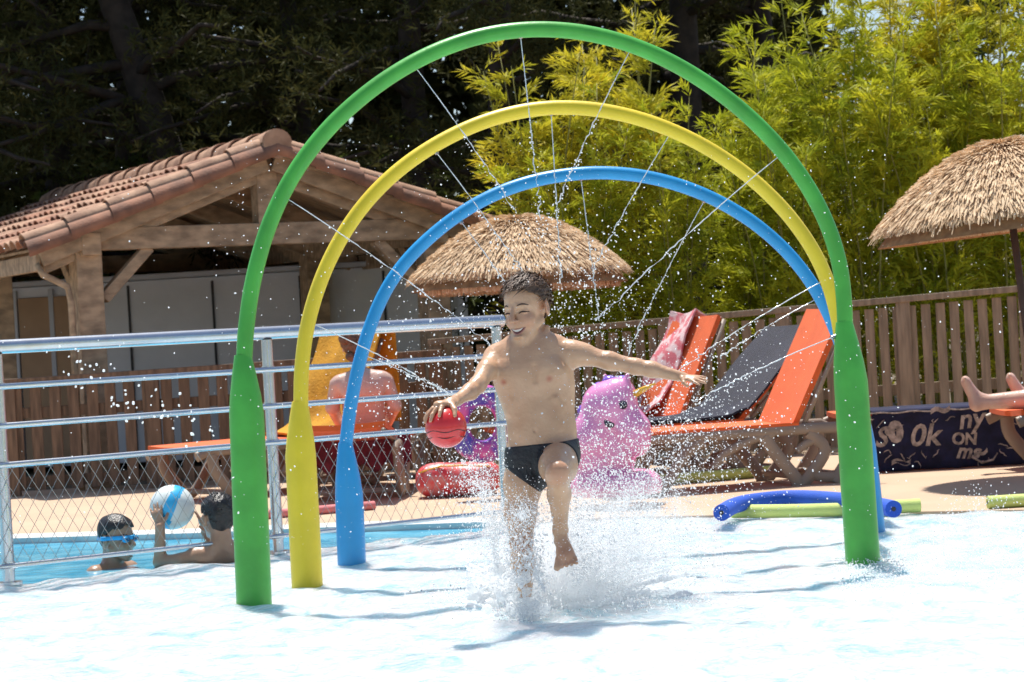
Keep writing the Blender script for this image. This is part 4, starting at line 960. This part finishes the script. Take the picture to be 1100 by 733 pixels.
def red_seat():
    Yq = 14.35; a = G(493, 531); c = PY(493, 514, Yq); F = Field(np.array([c[0]-.36, Yq-.25, -.02]), np.array([c[0]+.36, Yq+.3, .34]), .006)
    F.cone((c[0]-.17, Yq, .11), (c[0]+.17, Yq, .11), .10, .10, .02); F.cone((c[0]-.17, Yq+.12, .11), (c[0]+.17, Yq+.12, .11), .10, .10, .03); F.ell((c[0]-.12, Yq, .15), (.13, .10, .07), None, .03)
    V, Fc = F.mesh(); org = np.array([c[0], Yq, 0]); o = obj_np('cushion_float', V-org, Fc, REDF, None, loc=tuple(org), smooth=True); tag(o, 'rounded red inflatable cushion lying on the deck below the red ball', 'pool float')
    MB().tube([(-.24, -.07, .17), (-.1, -.085, .205), (.05, -.085, .20), (.2, -.07, .185)], .006, 8).build('piping', YELV, o, smooth=True)
red_seat()
# ------------------------------------------------------------------ vegetation
def leaf_quads(P, D, N, ln, wd):
    """diamond leaves: base P, direction D, normal N"""
    S = np.cross(D, N); S /= np.linalg.norm(S, axis=1)[:, None]+1e-9
    ln = ln[:, None]; wd = wd[:, None]
    a = P; b = P+D*ln*.4+S*wd; c = P+D*ln-np.array([0, 0, 1])*ln*.08; d_ = P+D*ln*.4-S*wd
    V = np.stack([a, b, c, d_], 1).reshape(-1, 3); F = np.arange(len(V)).reshape(-1, 4); return V, F
def unit(a): return a/(np.linalg.norm(a, axis=1)[:, None]+1e-9)
def bamboo_mesh(seed, H, nb=520, spread=.55):
    r = np.random.default_rng(seed); cm = MB(); n = 11; tips = []
    for i in range(n):
        a = r.uniform(0, 6.28); rr = r.uniform(0, .3); h = H*r.uniform(.72, 1.0); lx, ly = r.normal(0, .18, 2)
        P = [(rr*math.cos(a)+lx*t*t*1.2, rr*math.sin(a)+ly*t*t*1.2, h*t-.05) for t in np.linspace(0, 1, 8)]; cm.tube(P, [.013*(1-.75*t) for t in np.linspace(0, 1, 8)], 6); tips.append((P, h))
    LP = []; LD = []
    bm = MB()
    for k in range(nb):
        P, h = tips[r.integers(n)]; t = r.uniform(.06, 1)**.85; i = min(int(t*7), 6); q_ = t*7-i; p = np.array(P[i])*(1-q_)+np.array(P[i+1])*q_
        a = r.uniform(0, 6.28); L = spread*r.uniform(.5, 1.15)*(1.15-.75*t); d0 = nrm([math.cos(a), math.sin(a), r.uniform(.35, 1.6)])
        pts_ = [p+d0*L*s-np.array([0, 0, 1])*L*.22*s*s for s in np.linspace(0, 1, 7)]
        for s in range(1, 7):
            for z in range(3 if s < 6 else 6):
                LP.append(pts_[s]+r.normal(0, .012, 3)); dd = nrm(pts_[s]-pts_[s-1]); LD.append(dd+r.normal(0, .42, 3)+[0, 0, .05])
    LP = np.array(LP); LD = unit(np.array(LD)); N = unit(r.normal(0, 1, LP.shape)+np.array([0, -.2, 1.0])); M = len(LP)
    V, F = leaf_quads(LP, LD, N, r.uniform(.07, .15, M), r.uniform(.0055, .0105, M))
    return cm, V, F
bam = []
for s in range(4):
    cm, V, F = bamboo_mesh(20+s, 3.8, 520); 
    root = empty('bamboo_clump', (0, 0, 0), label='x', cat='bamboo', group='bamboo clumps behind the picket fence')
    cm.build('culms', CULM, root, smooth=True); obj_np('foliage', V, F, BAMBOO if s % 2 == 0 else BAMBOO2, root); bam.append(root)
spots_b = [  # px, Y, scale, proto, label
 (590, 18.6, .90, 1, 'golden-leaved bamboo clump above the centre parasol, nearest the dark pines'),
 (640, 18.1, .78, 0, 'low green bamboo clump right of the centre parasol'),
 (690, 19.0, .98, 1, 'golden bamboo clump seen through the top of the arches'),
 (738, 18.2, .74, 2, 'low green bamboo clump behind the pink-towelled lounger'),
 (800, 18.7, .86, 0, 'green bamboo clump behind the right curve of the blue arch'),
 (852, 18.1, .80, 2, 'green bamboo clump behind the orange lounger back'),
 (880, 19.3, 1.02, 0, 'tall green bamboo clump just right of the green arch crown'),
 (935, 18.3, .92, 2, 'bright green bamboo clump left of the leaning parasol'),
 (975, 19.4, 1.10, 1, 'tall bamboo clump reaching the top edge above the leaning parasol tip'),
 (1030, 18.4, .95, 0, 'dense bamboo clump directly behind the leaning parasol'),
 (1062, 19.5, 1.15, 3, 'tallest bamboo clump at the upper right with blue sky showing through'),
 (1105, 18.6, 1.0, 2, 'bamboo clump cut by the right edge of the photo'),
 (1165, 19.0, 1.05, 1, 'bamboo clump standing just beyond the right edge')]
used = set()
for i, (px, Y, s, k, lab) in enumerate(spots_b):
    o = bam[k] if k not in used else copy_tree(bam[k]); used.add(k)
    p = PY(px, 350, Y); o.location = (p[0], Y, 0); o.rotation_euler = (0, 0, rng.uniform(0, 6.28)); o.scale = (s*1.05, s*1.05, s); o['label'] = lab
def pine(px, Y, H, rt_, label, seed, lean=(0, 0), low=1.2, R_=2.2, tufts=3400, m=PINE, nl=9, ln=(.07, .15), cat_='tree', name='pine_tree'):
    r = np.random.default_rng(seed); p = PY(px, 350, Y); root = empty(name, (p[0], Y, 0), 0, label=label, cat=cat_, group='tall dark trees behind the pergola')
    tr = MB(); T = [(lean[0]*t*H+.12*math.sin(t*5+seed), lean[1]*t*H, H*t-.05) for t in np.linspace(0, 1, 12)]; tr.tube(T, [rt_*(1-.8*t) for t in np.linspace(0, 1, 12)], 12)
    LP = []; LD = []; nbr = 46
    for k in range(nbr):
        t = (low+(H-low)*(k+.5)/nbr)/H; i = min(int(t*11), 10); q_ = t*11-i; c = np.array(T[i])*(1-q_)+np.array(T[i+1])*q_
        a = r.uniform(0, 6.28); L = R_*r.uniform(.55, 1.1)*(1.0-.55*max(0, (t-.4)/.6)); d0 = np.array([math.cos(a), math.sin(a), r.uniform(-.25, .45)])
        P = [c+d0*L*s+np.array([0, 0, -.12])*L*s*s+r.normal(0, .03, 3) for s in np.linspace(0, 1, 6)]; tr.tube(P, [rt_*.22*(1-.8*s)+.006 for s in np.linspace(0, 1, 6)], 6)
        for j in range(tufts//nbr):
            s = r.uniform(.18, 1.02); b0 = c+d0*L*s+np.array([0, 0, -.12])*L*s*s; LP.append(b0+r.normal(0, .17+.09*s, 3)*[1, 1, .55]); LD.append(d0)
    tr.build('trunk', BARK, root, smooth=True)
    LP = np.repeat(np.array(LP), nl, 0); LD = np.repeat(np.array(LD), nl, 0); M = len(LP)
    D = unit(unit(LD)*.5+r.normal(0, .75, (M, 3))+[0, 0, .25]); N = unit(r.normal(0, 1, (M, 3)))
    V, F = leaf_quads(LP+r.normal(0, .015, (M, 3)), D, N, r.uniform(*ln, M), r.uniform(.006, .012, M)*(1.0 if m is PINE else 2.6)); obj_np('crown', V, F, m, root)
    return root
pine(60, 24.8, 8.5, .20, 'dark pine at the far left behind the pergola roof', 31, R_=2.4, low=2.0)
pine(250, 24, 9, .26, 'dark pine with a thick trunk leaning over the pergola ridge', 32, lean=(-.22, 0), low=1.6, R_=2.6)
pine(340, 24.6, 8.5, .16, 'dark pine right of the pergola ridge, behind the green arch\'s left curve', 33, R_=2.2)
pine(470, 23.5, 9.5, .18, 'dark pine behind the crowns of the arches, left of centre', 34, R_=2.5)
pine(560, 22.3, 8.6, .17, 'dark pine just left of the golden bamboo', 35, low=1.4, R_=1.9)
pine(150, 26.5, 10, .22, 'dark pine further back between the far-left pine and the leaning one', 36, R_=2.8)
pine(740, 24.0, 9.5, .22, 'dark pine rising behind the bamboo, right of centre', 37, low=2.0, R_=2.3)
pine(830, 25.5, 9.0, .2, 'dark pine behind the right shoulder of the green arch', 38, low=2.0, R_=1.6, tufts=2400)
pine(1060, 25.0, 7.5, .14, 'slim green conifer behind the tall bamboo at upper right', 39, low=2.0, R_=.8, tufts=1800, m=BUSH)
pine(-90, 23.5, 8, .2, 'dark pine just outside the left edge, shading the roof', 40, R_=2.4, tufts=2400)
pine(130, 24.5, 2.9, .06, 'low leafy shrub behind the grey shed', 41, low=.7, R_=.9, tufts=1200, m=BUSH, cat_='shrub', name='leafy_shrub')
pine(400, 24.5, 2.8, .06, 'low leafy shrub behind the right side of the pergola', 42, low=.7, R_=1.0, tufts=1200, m=BUSH, cat_='shrub', name='leafy_shrub')
def wood():
    r = np.random.default_rng(77); M = 52000; X = r.uniform(-11, 4.2, M); Y = r.uniform(28, 33, M); Z = r.uniform(0, 1, M)**.8*9*(1-.25*np.clip((X-1.5)/3, 0, 1))
    keep = (np.sin(X*2.3+Z*1.1)+np.sin(Z*2.9-X*.9)+np.sin(Y*1.7+X)) > -2.1; P = np.stack([X, Y, Z], -1)[keep]; M = len(P)
    V, F = leaf_quads(P, unit(r.normal(0, 1, (M, 3))), unit(r.normal(0, 1, (M, 3))), r.uniform(.18, .42, M), r.uniform(.05, .12, M)); o = obj_np('far_wood', V, F, PINE); tag(o, 'dark mass of woodland foliage far behind the pergola and pines', 'woodland', kind='stuff')
wood()
# ------------------------------------------------------------------ spray droplets and splash
ICO = None
def droplets(name, pos, rad, stretch, label, octa=False, mat_=WATERWHITE):
    if octa:
        v = np.array([(1, 0, 0), (-1, 0, 0), (0, 1, 0), (0, -1, 0), (0, 0, 1), (0, 0, -1)], float); f = np.array([(0, 2, 4), (2, 1, 4), (1, 3, 4), (3, 0, 4), (2, 0, 5), (1, 2, 5), (3, 1, 5), (0, 3, 5)])
    else:
        g = (1+5**.5)/2; v = np.array([(-1, g, 0), (1, g, 0), (-1, -g, 0), (1, -g, 0), (0, -1, g), (0, 1, g), (0, -1, -g), (0, 1, -g), (g, 0, -1), (g, 0, 1), (-g, 0, -1), (-g, 0, 1)])/math.hypot(1, g)
        f = np.array([(0, 11, 5), (0, 5, 1), (0, 1, 7), (0, 7, 10), (0, 10, 11), (1, 5, 9), (5, 11, 4), (11, 10, 2), (10, 7, 6), (7, 1, 8), (3, 9, 4), (3, 4, 2), (3, 2, 6), (3, 6, 8), (3, 8, 9), (4, 9, 5), (2, 4, 11), (6, 2, 10), (8, 6, 7), (9, 8, 1)])
    pos = np.asarray(pos); n = len(pos); rad = np.asarray(rad)
    st = np.asarray(stretch) if stretch is not None else np.zeros((n, 3))
    sl_ = np.linalg.norm(st, axis=1)[:, None]+1e-9; sdir = st/sl_
    V = v[None]*rad[:, None, None]; dot = (V*sdir[:, None, :]).sum(-1, keepdims=True); V = V+dot*sdir[:, None, :]*sl_[:, None, :]
    V = V+pos[:, None, :]; F = f[None]+(np.arange(n)*len(v))[:, None, None]
    o = obj_np(name, V.reshape(-1, 3), F.reshape(-1, 3), mat_, smooth=True); tag(o, label, 'water spray', kind='stuff'); return o
def gauss(n, cx, cy, sx, sy, Y, sY, s=rng):
    x = s.normal(cx, sx, n); y = s.normal(cy, sy, n); Yv = s.normal(Y, sY, n); return [PY(a, b_, c) for a, b_, c in zip(x, y, Yv)]
P = []; Rd = []
def addd(pts_, lo, hi, pw=2.2):
    for p in pts_:
        if p[2] > .005: P.append(p); Rd.append(lo+(hi-lo)*rng.random()**pw)
addd(gauss(1900, 605, 370, 60, 75, 8.9, .45), .0008, .0040, 3)
addd(gauss(1900, 690, 455, 75, 50, 9.0, .5), .0008, .0042, 3)
addd(gauss(1500, 500, 445, 60, 60, 8.9, .5), .0008, .0040, 3)
addd([PY(rng.uniform(230, 960), rng.uniform(150, 590), rng.uniform(8.0, 9.9)) for _ in range(1200)], .0008, .0030, 3)
addd([PY(rng.uniform(0, 1100), rng.uniform(180, 600), rng.uniform(8.0, 9.9)) for _ in range(350)], .0012, .0036, 3)
addd([PY(60+170*t+rng.normal(0, 12), 385+85*t+rng.normal(0, 12), rng.uniform(9, 9.6)) for t in rng.random(70)], .003, .0065, 1.4)
for p, r_ in dropV: P.append(p); Rd.append(r_)
P = np.array(P); droplets('spray_droplets', P, Rd, rng.normal(0, .25, P.shape)+[0, 0, .25], 'white water droplets flying in the air below the spray arches', mat_=FROTH)
# splash round the runner's legs
P = []; Rd = []
def plume(n, x0, y0, vx, vy, sp, Y, grav=1.0, rr=(.0010, .0036)):
    for _ in range(n):
        t = rng.random()**.8; sv = rng.normal(0, sp, 2); x = x0+(vx+sv[0])*t; y = y0-(vy+sv[1]*.8)*t+grav*150*t*t*.5; p = PY(x, y, Y+rng.normal(0, .10+.12*t))
        if p[2] > .003: P.append(p); Rd.append((rr[0]+(rr[1]-rr[0])*rng.random()**2.6)*(1.15-.35*t))
plume(5000, 585, 636, -60, 165, 28, 8.0); plume(5500, 615, 630, 90, 140, 50, 8.1); plume(3500, 560, 560, 10, 60, 30, 7.9, rr=(.0008, .0022)); plume(3500, 670, 600, 80, 210, 60, 8.4); plume(2500, 535, 615, -25, 190, 16, 8.05); plume(3600, 610, 620, 20, 170, 30, 8.3)
plume(2600, 640, 625, 130, 75, 45, 8.2); plume(2600, 560, 632, -30, 95, 35, 8.0); plume(2200, 600, 615, 60, 230, 45, 8.35)
plume(1500, 660, 560, 40, 110, 40, 8.5)
for _ in range(700):
    p = PY(rng.normal(563, 15), 640, 8.02+rng.normal(0, .05)); p[2] = .005+abs(rng.normal(0, .085)); P.append(p); Rd.append(rng.uniform(.0010, .0034))
for _ in range(6000):
    x = rng.normal(605, 52); h = abs(rng.normal(0, .07))*math.exp(-((x-605)/75)**2)*1.6; g = G(x, 642+rng.normal(0, 9)); P.append(g+[0, 0, h+.004]); Rd.append(rng.uniform(.0012, .0042))
P = np.array(P); droplets('leg_splash', P, Rd, rng.normal(0, .3, P.shape)+[0, 0, .3], 'dense white splash thrown up around the running boy\'s legs', octa=True, mat_=FROTH)
P = []; Rd = []
for _ in range(3200): x = rng.uniform(900, 1110); t = rng.random()**2; P.append(G(x, 615+rng.normal(0, 14))+[0, rng.normal(0, .1), .004+t*.32*math.exp(-((x-1060)/60)**2)+.02*rng.random()]); Rd.append(rng.uniform(.001, .0032))
P = np.array(P); droplets('pad_splash', P, Rd, rng.normal(0, .3, P.shape), 'small splash bouncing off the foaming water at the right edge', octa=True, mat_=FROTH)

def sheets():
    r = np.random.default_rng(5); lo = G(500, 655)+[0, -.25, -.03]; hi = G(700, 600)+[0, .1, .55]; Fs = Field((lo[0], 7.7, -.03), (hi[0]+.15, 8.7, .52), .006)
    for k in range(120):
        x0 = r.normal(590, 24); b0 = G(x0, 643)+[0, r.normal(0, .10), -.01]; side = (x0-590)/30+r.normal(0, .8); v = np.array([side*.16, r.normal(0, .16), r.uniform(.10, .42)*math.exp(-abs(side)*.35)])
        n = 7; P_ = []; 
        for i in range(n): t = i/(n-1); P_.append(b0+v*t*[1.3, 1, 1]-np.array([0, 0, .18])*v[2]*t*t+r.normal(0, .006, 3))
        R_ = [(.015*(1-.85*i/(n-1))+.0035)*r.uniform(.6, 1.3) for i in range(n)]; Fs.chain(P_, R_, .012)
    for k in range(90): g = G(r.normal(600, 55), 640+r.normal(0, 8)); Fs.ell(g, (r.uniform(.02, .06), r.uniform(.02, .05), r.uniform(.008, .03)), None, .02)
    for k in range(30): g = PY(r.normal(561, 12), 640, 8.12+r.normal(0, .05)); g[2] = abs(r.normal(0, .055)); Fs.ell(g, (r.uniform(.010, .026),)*3, None, .010)
    V, Fc = Fs.mesh(); V = V+.003*noise3(V, 240, 3)[:, None]*np.array([1, 1, .6]); o = obj_np('splash_crown', V, Fc, SHEETM, smooth=True); tag(o, 'ragged tongues of white water rising where the boy\'s foot strikes', 'water spray', kind='stuff')
SHEETM = mat('aerated_water', (.98, .985, .99), .25, col2=(.97, .98, .985), spec=.6, trans=.1, translucent=.6)
sheets()
# droplets clinging to wet skin
me = [o for o in bpy.data.objects if o.get('label', '').startswith('smiling boy')][0]; n = len(me.data.vertices); co_ = np.empty(n*3, np.float32); me.data.vertices.foreach_get('co', co_); co_ = co_.reshape(-1, 3); ii = rng.choice(n, 900, replace=False)
bd = co_[ii]; vb = rng.uniform(.0007, .0017, 900)
o = droplets('skin_droplets', bd, vb, None, 'beads', octa=False); del o['label'], o['category'], o['kind']; o.name = 'water_beads'; o.parent = me; o['kind'] = 'stuff'

# fine airborne mist round the legs: real volume
def mist(name, px, py, Y, rad, dens, label):
    me_ = MB(); n = 14
    for_ = [(rad[0]*math.sin(math.pi*i/n)*math.cos(2*math.pi*j/(2*n)), rad[1]*math.sin(math.pi*i/n)*math.sin(2*math.pi*j/(2*n)), rad[2]*math.cos(math.pi*i/n)) for i in range(n+1) for j in range(2*n)]
    me_.add(for_, [(i*2*n+j, (i+1)*2*n+j, (i+1)*2*n+(j+1) % (2*n), i*2*n+(j+1) % (2*n)) for i in range(n) for j in range(2*n)])
    m = bpy.data.materials.new('mist'); m.use_nodes = True; nt = m.node_tree; N = nt.nodes; L = nt.links; N.remove(N['Principled BSDF'])
    v = N.new('ShaderNodeVolumePrincipled'); v.inputs['Color'].default_value = (.98, .99, 1, 1); v.inputs['Anisotropy'].default_value = .3
    tc = N.new('ShaderNodeTexCoord'); mp = N.new('ShaderNodeMapping'); mp.inputs['Scale'].default_value = [1/r_ for r_ in rad]; L.new(tc.outputs['Object'], mp.inputs[0])
    ln = N.new('ShaderNodeVectorMath'); ln.operation = 'LENGTH'; L.new(mp.outputs[0], ln.inputs[0])
    mr = N.new('ShaderNodeMapRange'); mr.inputs['From Min'].default_value = 1; mr.inputs['From Max'].default_value = .25; mr.interpolation_type = 'SMOOTHSTEP'; L.new(ln.outputs['Value'], mr.inputs['Value'])
    nz = N.new('ShaderNodeTexNoise'); nz.inputs['Scale'].default_value = 14; nz.inputs['Detail'].default_value = 4; nz.inputs['Roughness'].default_value = .65; L.new(tc.outputs['Object'], nz.inputs[0])
    m2 = N.new('ShaderNodeMapRange'); m2.inputs['From Min'].default_value = .42; m2.inputs['From Max'].default_value = .68; L.new(nz.outputs[0], m2.inputs['Value'])
    a_ = N.new('ShaderNodeMath'); a_.operation = 'MULTIPLY'; L.new(mr.outputs[0], a_.inputs[0]); L.new(m2.outputs[0], a_.inputs[1])
    b_ = N.new('ShaderNodeMath'); b_.operation = 'MULTIPLY'; b_.inputs[1].default_value = dens; L.new(a_.outputs[0], b_.inputs[0]); L.new(b_.outputs[0], v.inputs['Density']); L.new(v.outputs[0], N['Material Output'].inputs['Volume'])
    p = PY(px, py, Y); o = me_.build(name, m, None, loc=tuple(p)); tag(o, label, 'water mist', kind='stuff')
mist('splash_mist', 615, 600, 8.35, (.36, .22, .30), 22, 'white mist hanging behind the running boy\'s legs')
mist('splash_mist', 690, 570, 8.5, (.30, .22, .24), 9, 'thin white mist drifting right of the running boy')
sc.cycles.volume_step_rate = 2; sc.cycles.volume_max_steps = 48
